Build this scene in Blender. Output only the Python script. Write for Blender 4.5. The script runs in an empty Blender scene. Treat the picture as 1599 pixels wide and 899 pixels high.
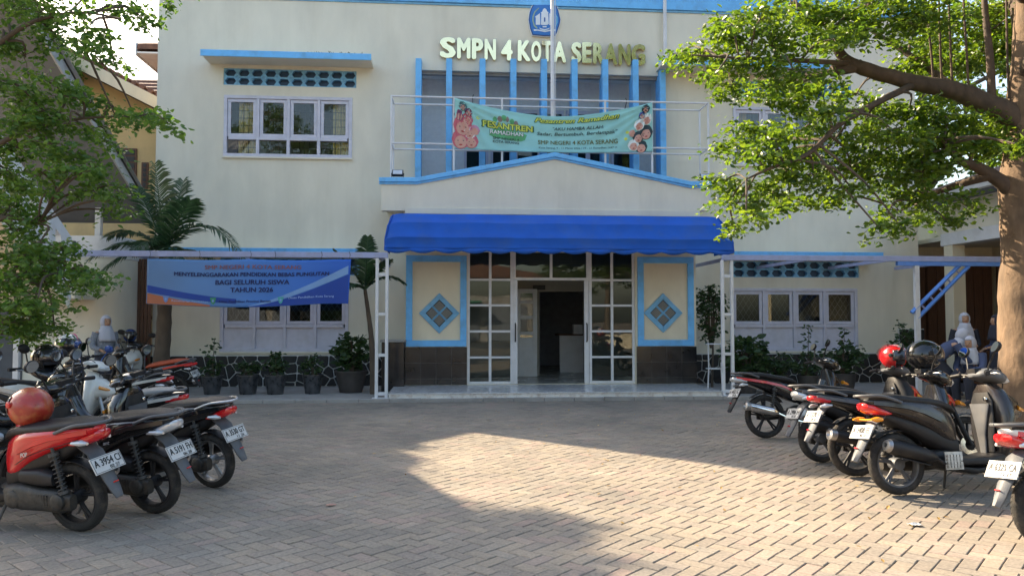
import bpy, math, random
import numpy as np
from mathutils import Vector, Matrix, noise as mnoise

SC = bpy.context.scene
COL = SC.collection
R = math.radians
random.seed(7)
RNG = np.random.default_rng(11)

# ------------------------------------------------------------------ camera
F, CX, CY = 1180.0, 799.5, 449.5          # focal length and centre in photograph pixels
CAM = Vector((0, 0, 1.58))
PSI, TH = R(4.5), math.atan((500 - 449.5) / F)
FWD = Vector((math.sin(PSI) * math.cos(TH), math.cos(PSI) * math.cos(TH), math.sin(TH)))
RGT = Vector((math.cos(PSI), -math.sin(PSI), 0))
UPV = RGT.cross(FWD)
cd = bpy.data.cameras.new('camera'); cam = bpy.data.objects.new('camera', cd); COL.objects.link(cam)
cd.sensor_width = 36; cd.lens = 36 * F / 1599; cd.clip_start = 0.05; cd.clip_end = 2000
M = Matrix((RGT, UPV, -FWD)).transposed().to_4x4(); M.translation = CAM
cam.matrix_world = M
SC.camera = cam

# ------------------------------------------------------------------ sky, sun, exposure
SUN_AZ, SUN_EL = -45.0, 33.0               # compass degrees from +Y, clockwise; elevation
w = bpy.data.worlds.new('World'); SC.world = w; w.use_nodes = True
nt = w.node_tree; bg = nt.nodes['Background']
sky = nt.nodes.new('ShaderNodeTexSky'); sky.sky_type = 'NISHITA'; sky.sun_disc = False
sky.sun_elevation = R(SUN_EL); sky.sun_rotation = R(SUN_AZ); sky.air_density = 1.3; sky.dust_density = 3.5; sky.ozone_density = 1.0
nt.links.new(sky.outputs[0], bg.inputs[0]); bg.inputs[1].default_value = 0.13
ld = bpy.data.lights.new('sun', 'SUN'); ld.energy = 5.0; ld.angle = R(0.53); ld.color = (1.0, 0.82, 0.58)
sun = bpy.data.objects.new('sun', ld); COL.objects.link(sun)
TOSUN = Vector((math.sin(R(SUN_AZ)) * math.cos(R(SUN_EL)), math.cos(R(SUN_AZ)) * math.cos(R(SUN_EL)), math.sin(R(SUN_EL))))
sun.rotation_euler = TOSUN.to_track_quat('Z', 'Y').to_euler(); sun.location = (-20, 20, 30)
vs = SC.view_settings
vs.view_transform = 'Standard'; vs.look = 'None'; vs.gamma = 1.0; vs.use_curve_mapping = False
vs.exposure = 1.72
SC.cycles.max_bounces = 7; SC.cycles.caustics_reflective = False; SC.cycles.caustics_refractive = False
SC.cycles.use_denoising = True; SC.cycles.transparent_max_bounces = 12

# ------------------------------------------------------------------ pixel -> place
def ray(px, py): return FWD + RGT * ((px - CX) / F) + UPV * ((CY - py) / F)
def P(px, py, X=None, Y=None, Z=None):
    d = ray(px, py)
    t = (X - CAM.x) / d.x if X is not None else (Y - CAM.y) / d.y if Y is not None else (Z - CAM.z) / d.z
    return CAM + d * t
def PD(px, py, depth): return CAM + ray(px, py) * depth

# ------------------------------------------------------------------ mesh building
class G:
    def __init__(s): s.v, s.f = [], []
    def add(s, v, f, M=None):
        n = len(s.v)
        s.v += [tuple(M @ Vector(p)) if M is not None else tuple(p) for p in v]
        s.f += [tuple(i + n for i in q) for q in f]; return s
    def box(s, x0, x1, y0, y1, z0, z1, M=None):
        v = [(x0,y0,z0),(x1,y0,z0),(x1,y1,z0),(x0,y1,z0),(x0,y0,z1),(x1,y0,z1),(x1,y1,z1),(x0,y1,z1)]
        return s.add(v, [(0,3,2,1),(4,5,6,7),(0,1,5,4),(1,2,6,5),(2,3,7,6),(3,0,4,7)], M)
    def loft(s, rings, caps=True):
        n = len(rings[0]); v = [p for r in rings for p in r]; f = []
        for k in range(len(rings) - 1):
            for i in range(n):
                j = (i + 1) % n
                f.append((k*n+i, k*n+j, (k+1)*n+j, (k+1)*n+i))
        if caps: f.append(tuple(range(n))[::-1]); f.append(tuple((len(rings)-1)*n + i for i in range(n)))
        return s.add(v, f)
    def tube(s, path, r, n=8, caps=True):
        path = [Vector(p) for p in path]; rs = r if isinstance(r, (list, tuple)) else [r] * len(path)
        rings = []; ref = None
        for k, p in enumerate(path):
            t = (path[min(k+1, len(path)-1)] - path[max(k-1, 0)])
            t = t.normalized() if t.length > 1e-9 else Vector((0,0,1))
            if ref is None: ref = Vector((0,0,1)) if abs(t.z) < .9 else Vector((1,0,0))
            a = t.cross(ref); a.normalize(); b = a.cross(t); ref = b
            rings.append([p + (a * math.cos(2*math.pi*i/n) + b * math.sin(2*math.pi*i/n)) * rs[k] for i in range(n)])
        return s.loft(rings, caps)
    def lathe(s, prof, n=24, M=None, closed=False, caps=True):          # prof: (r, h) about local Z
        rings = [[(r*math.cos(2*math.pi*i/n), r*math.sin(2*math.pi*i/n), h) for i in range(n)] for r, h in prof]
        if closed: rings.append(rings[0])
        if M is not None: rings = [[M @ Vector(p) for p in r] for r in rings]
        return s.loft(rings, caps and not closed)
    def prism(s, poly, fn0, fn1):                            # poly 2D -> two lifted copies
        n = len(poly); v = [fn0(*p) for p in poly] + [fn1(*p) for p in poly]
        f = [tuple(range(n)), tuple(range(2*n-1, n-1, -1))]
        for i in range(n): j = (i+1) % n; f.append((i, i+n, j+n, j))
        return s.add(v, f)
    def plate(s, poly, y0, y1): return s.prism(poly, lambda a, b: (a, y0, b), lambda a, b: (a, y1, b))
    def flipcheck(s): return s

def sec(x, zc, hz, hy, e=2.6, yc=0, n=18, top=0.0):          # ring across the X axis
    o = []
    for i in range(n):
        a = 2*math.pi*i/n; c, q = math.cos(a), math.sin(a)
        yy = math.copysign(abs(c)**(2/e), c); zz = math.copysign(abs(q)**(2/e), q)
        o.append((x, yc + hy*yy*(1 + top*zz), zc + hz*zz))
    return o
def secz(z, xc, hx, hy, e=2.6, yc=0, n=18):                  # ring across the Z axis
    o = []
    for i in range(n):
        a = 2*math.pi*i/n; c, q = math.cos(a), math.sin(a)
        o.append((xc + hx*math.copysign(abs(c)**(2/e), c), yc + hy*math.copysign(abs(q)**(2/e), q), z))
    return o
def smoothpath(pts, k=4):
    pts = [Vector(p) for p in pts]; o = []
    for i in range(len(pts)-1):
        p0, p1, p2, p3 = pts[max(i-1,0)], pts[i], pts[i+1], pts[min(i+2,len(pts)-1)]
        for j in range(k):
            t = j/k
            o.append(.5*((2*p1)+(p2-p0)*t+(2*p0-5*p1+4*p2-p3)*t*t+(3*p1-p0-3*p2+p3)*t**3))
    o.append(pts[-1]); return o
def lerpl(vals, n):
    return [float(np.interp(i/(n-1)*(len(vals)-1), range(len(vals)), vals)) for i in range(n)]

def wpos(o):
    p = Vector((0,0,0))
    while o is not None: p = p + o.location; o = o.parent
    return p
def mk(name, g, mat, parent=None, smooth=None, world=False, bevel=0, fix=True):
    """one mesh object; world=True: vertices are in world space (unrotated parents only)"""
    v = g.v
    loc = Vector((0,0,0))
    if world:
        if parent is not None: o = wpos(parent); v = [(a-o.x, b-o.y, c-o.z) for a, b, c in v]
        else:
            A = np.array(v); loc = Vector(((A[:,0].min()+A[:,0].max())/2, (A[:,1].min()+A[:,1].max())/2, A[:,2].min()))
            v = [(a-loc.x, b-loc.y, c-loc.z) for a, b, c in v]
    me = bpy.data.meshes.new(name); me.from_pydata(v, [], g.f); me.update()
    if fix:
        import bmesh
        bm = bmesh.new(); bm.from_mesh(me); bmesh.ops.recalc_face_normals(bm, faces=bm.faces); bm.to_mesh(me); bm.free()
    if mat is not None: me.materials.append(mat)
    if smooth is not None:
        me.shade_smooth(); me.set_sharp_from_angle(angle=R(smooth))
    ob = bpy.data.objects.new(name, me); COL.objects.link(ob); ob.location = loc; ob.parent = parent
    if bevel:
        b = ob.modifiers.new('bevel', 'BEVEL'); b.width = bevel; b.segments = 2; b.limit_method = 'ANGLE'; b.angle_limit = R(50)
    return ob
def tag(o, label=None, cat=None, group=None, kind=None):
    if label: o['label'] = label
    if cat: o['category'] = cat
    if group: o['group'] = group
    if kind: o['kind'] = kind
    return o
def thing(name, label, cat, loc=(0,0,0), rz=0, group=None):
    o = bpy.data.objects.new(name, None); COL.objects.link(o); o.location = loc; o.rotation_euler = (0,0,rz); o.empty_display_size = .2
    return tag(o, label, cat, group)

# ------------------------------------------------------------------ materials
MATS = {}
def nodes(name):
    m = bpy.data.materials.new(name); m.use_nodes = True; MATS[name] = m
    return m, m.node_tree, m.node_tree.nodes['Principled BSDF']
def tri(c): return (c[0], c[1], c[2], 1)
def pm(name, col, rough=.5, metal=0, var=.12, vscale=6, bump=0, bscale=40, coat=0, spec=.5, dirt=None, dscale=1.5, damt=.5, stretch=(1,1,1), rvar=.12, streak=None):
    """procedural painted/solid material: colour mottled by noise, optional dirt patches, bump and uneven gloss"""
    m, t, b = nodes(name); L = t.links
    tc = t.nodes.new('ShaderNodeTexCoord'); mp = t.nodes.new('ShaderNodeMapping'); mp.inputs['Scale'].default_value = stretch
    L.new(tc.outputs['Object'], mp.inputs[0])
    n = t.nodes.new('ShaderNodeTexNoise'); n.inputs['Scale'].default_value = vscale; n.inputs['Detail'].default_value = 6
    L.new(mp.outputs[0], n.inputs['Vector'])
    r = t.nodes.new('ShaderNodeValToRGB'); r.color_ramp.elements[0].position = .3; r.color_ramp.elements[1].position = .7
    r.color_ramp.elements[0].color = tri([max(c*(1-var),0) for c in col]); r.color_ramp.elements[1].color = tri([min(c*(1+var),1) for c in col])
    L.new(n.outputs['Fac'], r.inputs[0]); out = r.outputs[0]
    if dirt:
        n2 = t.nodes.new('ShaderNodeTexNoise'); n2.inputs['Scale'].default_value = dscale; n2.inputs['Detail'].default_value = 8; n2.inputs['Roughness'].default_value = .65
        L.new(mp.outputs[0], n2.inputs['Vector'])
        r2 = t.nodes.new('ShaderNodeValToRGB'); r2.color_ramp.elements[0].position = .48; r2.color_ramp.elements[1].position = .72
        r2.color_ramp.elements[1].color = (damt, damt, damt, 1); L.new(n2.outputs['Fac'], r2.inputs[0])
        mx = t.nodes.new('ShaderNodeMix'); mx.data_type = 'RGBA'; L.new(r2.outputs[0], mx.inputs['Factor']); L.new(out, mx.inputs['A']); mx.inputs['B'].default_value = tri(dirt)
        out = mx.outputs['Result']
    if streak:
        mp2 = t.nodes.new('ShaderNodeMapping'); mp2.inputs['Scale'].default_value = (1.1, 1.1, .10); L.new(tc.outputs['Object'], mp2.inputs[0])
        n4 = t.nodes.new('ShaderNodeTexNoise'); n4.inputs['Scale'].default_value = 2.0; n4.inputs['Detail'].default_value = 9; n4.inputs['Roughness'].default_value = .7; L.new(mp2.outputs[0], n4.inputs['Vector'])
        r4 = t.nodes.new('ShaderNodeValToRGB'); r4.color_ramp.elements[0].position = .50; r4.color_ramp.elements[1].position = .78; r4.color_ramp.elements[0].color = (1,1,1,1); r4.color_ramp.elements[1].color = tri(streak); L.new(n4.outputs['Fac'], r4.inputs[0])
        mx4 = t.nodes.new('ShaderNodeMix'); mx4.data_type = 'RGBA'; mx4.blend_type = 'MULTIPLY'; mx4.inputs['Factor'].default_value = 1; L.new(out, mx4.inputs['A']); L.new(r4.outputs[0], mx4.inputs['B']); out = mx4.outputs['Result']
    L.new(out, b.inputs['Base Color'])
    mr = t.nodes.new('ShaderNodeMapRange'); mr.inputs['To Min'].default_value = max(rough-rvar,0.02); mr.inputs['To Max'].default_value = min(rough+rvar,1)
    L.new(n.outputs['Fac'], mr.inputs['Value']); L.new(mr.outputs[0], b.inputs['Roughness'])
    b.inputs['Metallic'].default_value = metal; b.inputs['Coat Weight'].default_value = coat; b.inputs['Specular IOR Level'].default_value = spec
    if bump:
        n3 = t.nodes.new('ShaderNodeTexNoise'); n3.inputs['Scale'].default_value = bscale; n3.inputs['Detail'].default_value = 5
        L.new(mp.outputs[0], n3.inputs['Vector'])
        bp = t.nodes.new('ShaderNodeBump'); bp.inputs['Strength'].default_value = bump; bp.inputs['Distance'].default_value = .01
        L.new(n3.outputs['Fac'], bp.inputs['Height']); L.new(bp.outputs[0], b.inputs['Normal'])
    return m
def leafmat(name, c1, c2, trans=.45, rough=.42):
    m, t, b = nodes(name); L = t.links
    g = t.nodes.new('ShaderNodeNewGeometry'); r = t.nodes.new('ShaderNodeValToRGB')
    r.color_ramp.elements[0].color = tri(c1); r.color_ramp.elements[1].color = tri(c2)
    L.new(g.outputs['Random Per Island'], r.inputs[0]); L.new(r.outputs[0], b.inputs['Base Color'])
    b.inputs['Roughness'].default_value = rough
    tr = t.nodes.new('ShaderNodeBsdfTranslucent'); hs = t.nodes.new('ShaderNodeHueSaturation')
    hs.inputs['Saturation'].default_value = 1.1; hs.inputs['Value'].default_value = 2.4; hs.inputs['Hue'].default_value = .485
    L.new(r.outputs[0], hs.inputs['Color']); L.new(hs.outputs[0], tr.inputs[0])
    mx = t.nodes.new('ShaderNodeMixShader'); mx.inputs[0].default_value = trans
    L.new(b.outputs[0], mx.inputs[1]); L.new(tr.outputs[0], mx.inputs[2]); L.new(mx.outputs[0], t.nodes['Material Output'].inputs[0])
    return m
def glassmat(name, tint=(.8,.88,.86), rough=0.0):
    m, t, b = nodes(name); L = t.links; t.nodes.remove(b)
    tr = t.nodes.new('ShaderNodeBsdfTransparent'); tr.inputs[0].default_value = tri(tint); gl = t.nodes.new('ShaderNodeBsdfGlossy'); gl.inputs['Roughness'].default_value = .015
    fr = t.nodes.new('ShaderNodeFresnel'); fr.inputs[0].default_value = 1.55
    tc = t.nodes.new('ShaderNodeTexCoord'); n = t.nodes.new('ShaderNodeTexNoise'); n.inputs['Scale'].default_value = 1.3; bp = t.nodes.new('ShaderNodeBump'); bp.inputs['Strength'].default_value = .06; bp.inputs['Distance'].default_value = .02
    L.new(tc.outputs['Object'], n.inputs['Vector']); L.new(n.outputs['Fac'], bp.inputs['Height']); L.new(bp.outputs[0], gl.inputs['Normal'])
    mx = t.nodes.new('ShaderNodeMixShader'); L.new(fr.outputs[0], mx.inputs[0]); L.new(tr.outputs[0], mx.inputs[1]); L.new(gl.outputs[0], mx.inputs[2]); L.new(mx.outputs[0], t.nodes['Material Output'].inputs[0])
    return m
def pavermat(name, per_object):
    m, t, b = nodes(name); L = t.links
    if per_object: src = t.nodes.new('ShaderNodeObjectInfo').outputs['Random']
    else: src = t.nodes.new('ShaderNodeNewGeometry').outputs['Random Per Island']
    r = t.nodes.new('ShaderNodeValToRGB'); e = r.color_ramp.elements
    e[0].color = (.28,.24,.20,1); e[1].color = (.345,.29,.23,1); e[1].position = .55
    for p, c in ((.25,(.295,.255,.215,1)),(.8,(.31,.275,.235,1)),(.95,(.345,.265,.225,1)),(1,(.385,.325,.265,1))):
        q = e.new(p); q.color = c
    L.new(src, r.inputs[0])
    g = t.nodes.new('ShaderNodeNewGeometry')
    n = t.nodes.new('ShaderNodeTexNoise'); n.inputs['Scale'].default_value = .55; n.inputs['Detail'].default_value = 9; n.inputs['Roughness'].default_value = .68
    L.new(g.outputs['Position'], n.inputs['Vector'])
    r2 = t.nodes.new('ShaderNodeValToRGB'); r2.color_ramp.elements[0].position = .36; r2.color_ramp.elements[1].position = .66
    r2.color_ramp.elements[0].color = (.62,.64,.64,1); r2.color_ramp.elements[1].color = (.99,.96,.92,1)
    L.new(n.outputs['Fac'], r2.inputs[0])
    mx = t.nodes.new('ShaderNodeMix'); mx.data_type = 'RGBA'; mx.blend_type = 'MULTIPLY'; mx.inputs['Factor'].default_value = 1
    L.new(r.outputs[0], mx.inputs['A']); L.new(r2.outputs[0], mx.inputs['B'])
    n3 = t.nodes.new('ShaderNodeTexNoise'); n3.inputs['Scale'].default_value = 45; n3.inputs['Detail'].default_value = 8
    L.new(g.outputs['Position'], n3.inputs['Vector'])
    r3 = t.nodes.new('ShaderNodeValToRGB'); r3.color_ramp.elements[0].position = .3; r3.color_ramp.elements[1].position = .7
    r3.color_ramp.elements[0].color = (.78,.78,.78,1); r3.color_ramp.elements[1].color = (1.15,1.15,1.15,1); L.new(n3.outputs['Fac'], r3.inputs[0])
    m2 = t.nodes.new('ShaderNodeMix'); m2.data_type = 'RGBA'; m2.blend_type = 'MULTIPLY'; m2.inputs['Factor'].default_value = 1
    L.new(mx.outputs['Result'], m2.inputs['A']); L.new(r3.outputs[0], m2.inputs['B'])
    L.new(m2.outputs['Result'], b.inputs['Base Color']); b.inputs['Roughness'].default_value = .82; b.inputs['Specular IOR Level'].default_value = .3
    bp = t.nodes.new('ShaderNodeBump'); bp.inputs['Strength'].default_value = .35; bp.inputs['Distance'].default_value = .006
    L.new(n3.outputs['Fac'], bp.inputs['Height']); L.new(bp.outputs[0], b.inputs['Normal'])
    return m

CREAM = (.76,.715,.595); BLUE = (.17,.52,.96)
pm('cream', CREAM, .75, var=.05, vscale=2.2, bump=.15, bscale=60, dirt=(.50,.47,.39), dscale=.9, damt=.28, stretch=(1,1,.45), streak=(.93,.92,.90))
pm('cream_warm', (.80,.71,.53), .75, var=.05, vscale=2.2, bump=.15, bscale=60, dirt=(.5,.43,.30), dscale=1.2, damt=.4, stretch=(1,1,.4))
pm('yellow_wall', (.72,.53,.26), .8, var=.06, vscale=2, bump=.15, dirt=(.45,.33,.18), damt=.4)
pm('blue_paint', BLUE, .55, var=.08, vscale=5, bump=.1, bscale=50, dirt=(.12,.20,.32), dscale=3, damt=.45)
pm('pale_blue', (.20,.46,.70), .6, var=.1, vscale=6, bump=.1, dirt=(.14,.22,.28), dscale=4, damt=.5)
pm('white_paint', (.72,.72,.74), .45, var=.05, vscale=8, dirt=(.42,.41,.40), dscale=4, damt=.45)
pm('lilac_white', (.60,.60,.70), .5, var=.05, vscale=8, dirt=(.40,.40,.42), dscale=3, damt=.4)
pm('steel_blue', (.36,.40,.62), .5, var=.08, vscale=7, dirt=(.28,.28,.34), dscale=5, damt=.5)
pm('brace_blue', (.12,.28,.72), .5, var=.08, vscale=7)
pm('grey_soffit', (.165,.18,.21), .85, var=.1, vscale=3, bump=.1)
pm('concrete', (.34,.32,.30), .88, var=.12, vscale=4, bump=.3, bscale=50, dirt=(.17,.16,.14), dscale=1.6, damt=.7)
pm('soil', (.16,.12,.085), .95, var=.25, vscale=5, bump=.5, bscale=30)
pm('joint_sand', (.15,.125,.10), .95, var=.25, vscale=9, bump=.3, bscale=80)
pm('asphalt', (.06,.058,.056), .9, var=.2, vscale=8, bump=.3, bscale=90)
pm('stone_black', (.012,.013,.015), .5, var=.35, vscale=9, bump=.5, bscale=22)
pm('mortar', (.62,.62,.60), .9, var=.1, vscale=12, bump=.3, bscale=60)
pm('tile_black', (.018,.018,.02), .18, var=.4, vscale=5, rvar=.08)
pm('grout', (.22,.21,.20), .9)
pm('brown_door', (.13,.065,.04), .6, var=.25, vscale=6, stretch=(6,6,.6))
pm('dark_room', (.10,.105,.115), .9)
pm('corridor_paint', (.30,.33,.38), .8)
pm('lobby_wall', (.36,.34,.30), .8, var=.04)
pm('floor_tile', (.50,.49,.46), .25, var=.06, vscale=3)
pm('curtain', (.80,.66,.32), .9, var=.2, vscale=5, stretch=(1,1,6))
pm('iron', (.05,.05,.05), .6, var=.3)
pm('roof_tile', (.17,.085,.062), .85, var=.35, vscale=7, bump=.3, dirt=(.05,.045,.04), damt=.6)
pm('awning_blue', (.016,.10,.46), .75, var=.10, vscale=2.5, bump=.25, bscale=5, dirt=(.06,.12,.30), dscale=2.2, damt=.45, spec=.25)
pm('gold', (.92,.78,.46), .16, metal=1, var=.08, vscale=3, rvar=.08)
pm('galv', (.55,.56,.58), .42, metal=.6, var=.1, vscale=9, dirt=(.35,.33,.3), dscale=5, damt=.4)
pm('chrome', (.72,.72,.73), .14, metal=1, var=.08, vscale=14, rvar=.08)
pm('alu', (.42,.42,.43), .4, metal=.85, var=.2, vscale=12, dirt=(.12,.1,.08), dscale=9, damt=.6)
pm('tyre', (.022,.021,.02), .85, var=.35, vscale=14, bump=.4, bscale=120, dirt=(.12,.095,.07), dscale=7, damt=.55)
pm('plastic_black', (.014,.014,.016), .5, var=.3, vscale=9, bump=.12, bscale=160, dirt=(.08,.068,.055), dscale=6, damt=.28, spec=.35)
pm('plastic_grey', (.085,.09,.10), .55, var=.2, vscale=9, bump=.1, bscale=160, dirt=(.16,.14,.12), dscale=4, damt=.4)
pm('gloss_black', (.012,.012,.014), .14, var=.3, vscale=5, coat=.6, dirt=(.09,.075,.06), dscale=3, damt=.25)
pm('matt_brown', (.026,.021,.019), .24, var=.2, vscale=5, coat=.25, dirt=(.13,.1,.08), dscale=3, damt=.35)
pm('gloss_red', (.55,.012,.016), .2, var=.12, vscale=5, coat=.6, dirt=(.25,.05,.04), dscale=3, damt=.3)
pm('gloss_white', (.72,.71,.68), .22, var=.06, vscale=5, coat=.5, dirt=(.4,.36,.3), dscale=3, damt=.35)
pm('gloss_blue', (.02,.06,.24), .2, var=.12, vscale=5, coat=.5)
pm('seat_black', (.013,.013,.015), .52, var=.3, vscale=12, bump=.25, bscale=220, dirt=(.06,.055,.05), dscale=5, damt=.3, spec=.35)
pm('seat_grey', (.25,.25,.25), .55, var=.15, vscale=8, bump=.25, bscale=220)
pm('seat_orange', (.42,.075,.03), .5, var=.2, vscale=8, bump=.25, bscale=220)
pm('engine', (.05,.049,.047), .55, metal=.5, var=.35, vscale=18, bump=.3, bscale=60, dirt=(.12,.095,.07), dscale=8, damt=.7)
pm('red_lens', (.55,.01,.012), .1, var=.1, coat=.8)
pm('amber_lens', (.75,.28,.015), .12, coat=.8)
pm('clear_lens', (.55,.57,.6), .08, metal=.3, coat=.8)
pm('plate_white', (.60,.60,.59), .5, var=.04, vscale=14, dirt=(.5,.47,.43), dscale=9, damt=.4)
pm('ink', (.012,.012,.014), .6)
pm('mirror', (.85,.87,.88), .03, metal=1, var=.02, rvar=.02)
pm('skin', (.42,.24,.15), .55, var=.06)
pm('hijab_white', (.46,.47,.54), .9, var=.04)
pm('shirt_grey', (.20,.22,.26), .9, var=.3, vscale=40)
pm('cloth_dark', (.025,.027,.04), .9, var=.2)
pm('shirt_blue', (.06,.08,.16), .9, var=.1)
pm('bark', (.17,.112,.07), .92, var=.35, vscale=9, bump=1.0, bscale=18, stretch=(1,1,.5), dirt=(.14,.10,.07), dscale=3, damt=.75)
pm('bark_shaded', (.085,.058,.04), .92, var=.35, vscale=9, bump=1.0, bscale=18, stretch=(1,1,.6), dirt=(.05,.036,.026), dscale=3, damt=.6)  # branch bark, darkened to stand in for the crown's shade
pm('bark_dark', (.10,.075,.055), .9, var=.3, vscale=7, bump=.6, bscale=22, stretch=(1,1,.5))
pm('pot_silver', (.085,.09,.10), .3, metal=.55, var=.5, vscale=9, bump=.9, bscale=14)
pm('pot_dark', (.045,.04,.038), .6, var=.3, bump=.3)
pm('marble', (.78,.76,.73), .22, var=.07, vscale=4, dirt=(.30,.15,.08), dscale=7, damt=.55)
pm('marble_top', (.62,.62,.63), .2, var=.15, vscale=16, dirt=(.33,.34,.37), dscale=9, damt=.6)
pm('mint', (.30,.60,.58), .6, var=.05, vscale=4)
pm('sheet_blue', (.045,.16,.62), .55, var=.06, vscale=3)
glassmat('glass', (.62,.68,.68)); glassmat('glass_clear', (.93,.95,.94)); glassmat('glass_dark', (.42,.46,.46))
LEAF_R = leafmat('leaf_bright', (.04,.09,.014), (.11,.17,.022), .42)
LEAF_L = leafmat('leaf_left', (.04,.10,.022), (.10,.18,.034), .40)
LEAF_P = leafmat('leaf_palm', (.022,.055,.024), (.05,.10,.04), .25)
LEAF_S = leafmat('leaf_shrub', (.016,.042,.014), (.045,.085,.026), .3)
LEAF_D = leafmat('leaf_dry', (.22,.13,.04), (.40,.28,.08), .2)
pavermat('paver_single', True); pavermat('paver_joined', False)
m = MATS
def flat(name, c, rough=.6): 
    if name not in MATS: pm(name, c, rough, var=.05, vscale=10)
    return MATS[name]

# ------------------------------------------------------------------ text outlines
_txt = {}
def text_vf(s, bold=0.0, slant=0.0):
    """returns 2D verts normalised to height of capitals = 1 (baseline 0), faces, width"""
    key = (s, bold, slant)
    if key in _txt: return _txt[key]
    c = bpy.data.curves.new('t', 'FONT'); c.body = s; c.size = 1; c.resolution_u = 3; c.shear = slant
    o = bpy.data.objects.new('t', c); COL.objects.link(o)
    dg = bpy.context.evaluated_depsgraph_get(); me = bpy.data.meshes.new_from_object(o.evaluated_get(dg))
    v = np.array([x.co[:2] for x in me.vertices]).reshape(-1, 2); f = [tuple(p.vertices) for p in me.polygons]
    bpy.data.objects.remove(o); bpy.data.curves.remove(c); bpy.data.meshes.remove(me)
    x0 = v[:,0].min(); v = (v - [x0, 0]) / .69
    if bold > .004:                       # heavier strokes: shifted copies, each a hair proud of the last
        n = len(v); vs_, fs_ = [], []
        for k, (dx, dy) in enumerate(((0,0),(1,0),(-1,0),(0,.7),(0,-.7),(.7,.5),(-.7,-.5),(-.7,.5),(.7,-.5))):
            vs_.append(np.c_[v + np.array([dx, dy])*bold, np.full(n, k)]); fs_ += [tuple(i+n*k for i in q) for q in f]
        v, f = np.concatenate(vs_), fs_; v[:,0] -= v[:,0].min()
    else: v = np.c_[v, np.zeros(len(v))]
    _txt[key] = (v, f, v[:,0].max()); return _txt[key]
# ================================================================== the setting
YS, YE, YP, YM = 14.9, 16.7, 16.35, 17.9      # step front, door wall, pediment front, main wall
g = G(); g.box(-400, 400, -400, 400, -.5, -.06); gr = mk('ground', g, m['soil']); gr['kind'] = 'structure'
g = G(); g.box(-60, 60, -30, -9, -.06, -.012); rd = mk('road', g, m['asphalt']); rd['kind'] = 'structure'

# paved yard: bedding sheet + herringbone blocks
PX0, PX1, PY0, PY1 = -9.0, 11.7, 1.6, 14.78
pav = mk('paved_yard', G().box(-9.2, 11.8, -9, PY1 + .02, -.06, -.009), m['joint_sand']); pav['kind'] = 'structure'
PW, GAP = .109, .0058
def paver_mesh(name, mat):
    L2, W2, c = PW - GAP/2, PW/2 - GAP/2, .005
    v = [(-L2,-W2,-.03),(L2,-W2,-.03),(L2,W2,-.03),(-L2,W2,-.03),(-L2,-W2,-c),(L2,-W2,-c),(L2,W2,-c),(-L2,W2,-c),
         (-L2+c,-W2+c,0),(L2-c,-W2+c,0),(L2-c,W2-c,0),(-L2+c,W2-c,0)]
    f = [(8,9,10,11)]
    for a, b in ((0,4),(4,8)):
        for i in range(4): j = (i+1) % 4; f.append((a+i, a+j, b+j, b+i))
    me = bpy.data.meshes.new(name); me.from_pydata(v, [], f); me.materials.append(mat); return me, np.array(v), f
pme, pv, pf = paver_mesh('paver', m['paver_single'])
s2 = math.sqrt(.5); cells = []
for i in range(-150, 150):
    for j in range(-90, 90):
        for kind in (0, 1):
            bx, by = i + 2*j, i - 2*j
            cx, cy = (bx + 1, by + .5) if kind == 0 else (bx + .5, by + 2)
            X = (cx + cy) * s2 * PW + 1.0; Y = (-cx + cy) * s2 * PW + 8
            if PX0 < X < PX1 and PY0 < Y < PY1: cells.append((X, Y, -45 if kind == 0 else 45))
def inframe(X, Y):
    d = Vector((X, Y, 0)) - CAM; z = d.dot(FWD)
    if z < .5: return None
    return CX + F*d.dot(RGT)/z, CY - F*d.dot(UPV)/z
near, rest = [], []
for c in cells:
    q = inframe(c[0], c[1]); (near if q and -20 < q[0] < 1620 and q[1] < 915 else rest).append(c)
near.sort(key=lambda c: c[0]**2 + c[1]**2)
rest += near[300:]; near = near[:300]
prnd = random.Random(3)
def settle(x, y): return .006*mnoise.noise(Vector((x*.45, y*.45, 0))) + .002*mnoise.noise(Vector((x*2.1, y*2.1, 3)))
for X, Y, a in near:
    o = bpy.data.objects.new('paver', pme); COL.objects.link(o); o.parent = pav
    o.location = (X + prnd.gauss(0,.0008), Y + prnd.gauss(0,.0008), settle(X, Y) + prnd.gauss(0,.0012))
    o.rotation_euler = (prnd.gauss(0,.008), prnd.gauss(0,.008), R(a) + prnd.gauss(0,.008))
big = np.empty((len(rest)*12, 3)); FA = []
pfa = [np.array(f) for f in pf]
for k, (X, Y, a) in enumerate(rest):
    th = R(a) + prnd.gauss(0,.008); cs, sn = math.cos(th), math.sin(th)
    q = pv.copy(); q[:,2] += pv[:,0]*prnd.gauss(0,.006) + pv[:,1]*prnd.gauss(0,.01)
    x = q[:,0]*cs - q[:,1]*sn + X; y = q[:,0]*sn + q[:,1]*cs + Y
    big[k*12:(k+1)*12] = np.stack([x, y, q[:,2] + settle(X, Y) + prnd.gauss(0,.0012)], 1)
FA = np.concatenate([np.array(pf) + 12*k for k in range(len(rest))])
me = bpy.data.meshes.new('pavers_beyond'); me.vertices.add(len(big)); me.vertices.foreach_set('co', big.ravel())
me.loops.add(FA.size); me.loops.foreach_set('vertex_index', FA.ravel()); me.polygons.add(len(FA)); me.polygons.foreach_set('loop_start', np.arange(0, FA.size, 4))
me.update(calc_edges=True); me.validate(); me.shade_flat(); me.materials.append(m['paver_joined'])
o = bpy.data.objects.new('paver_field', me); COL.objects.link(o); o.parent = pav; o['kind'] = 'stuff'

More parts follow.
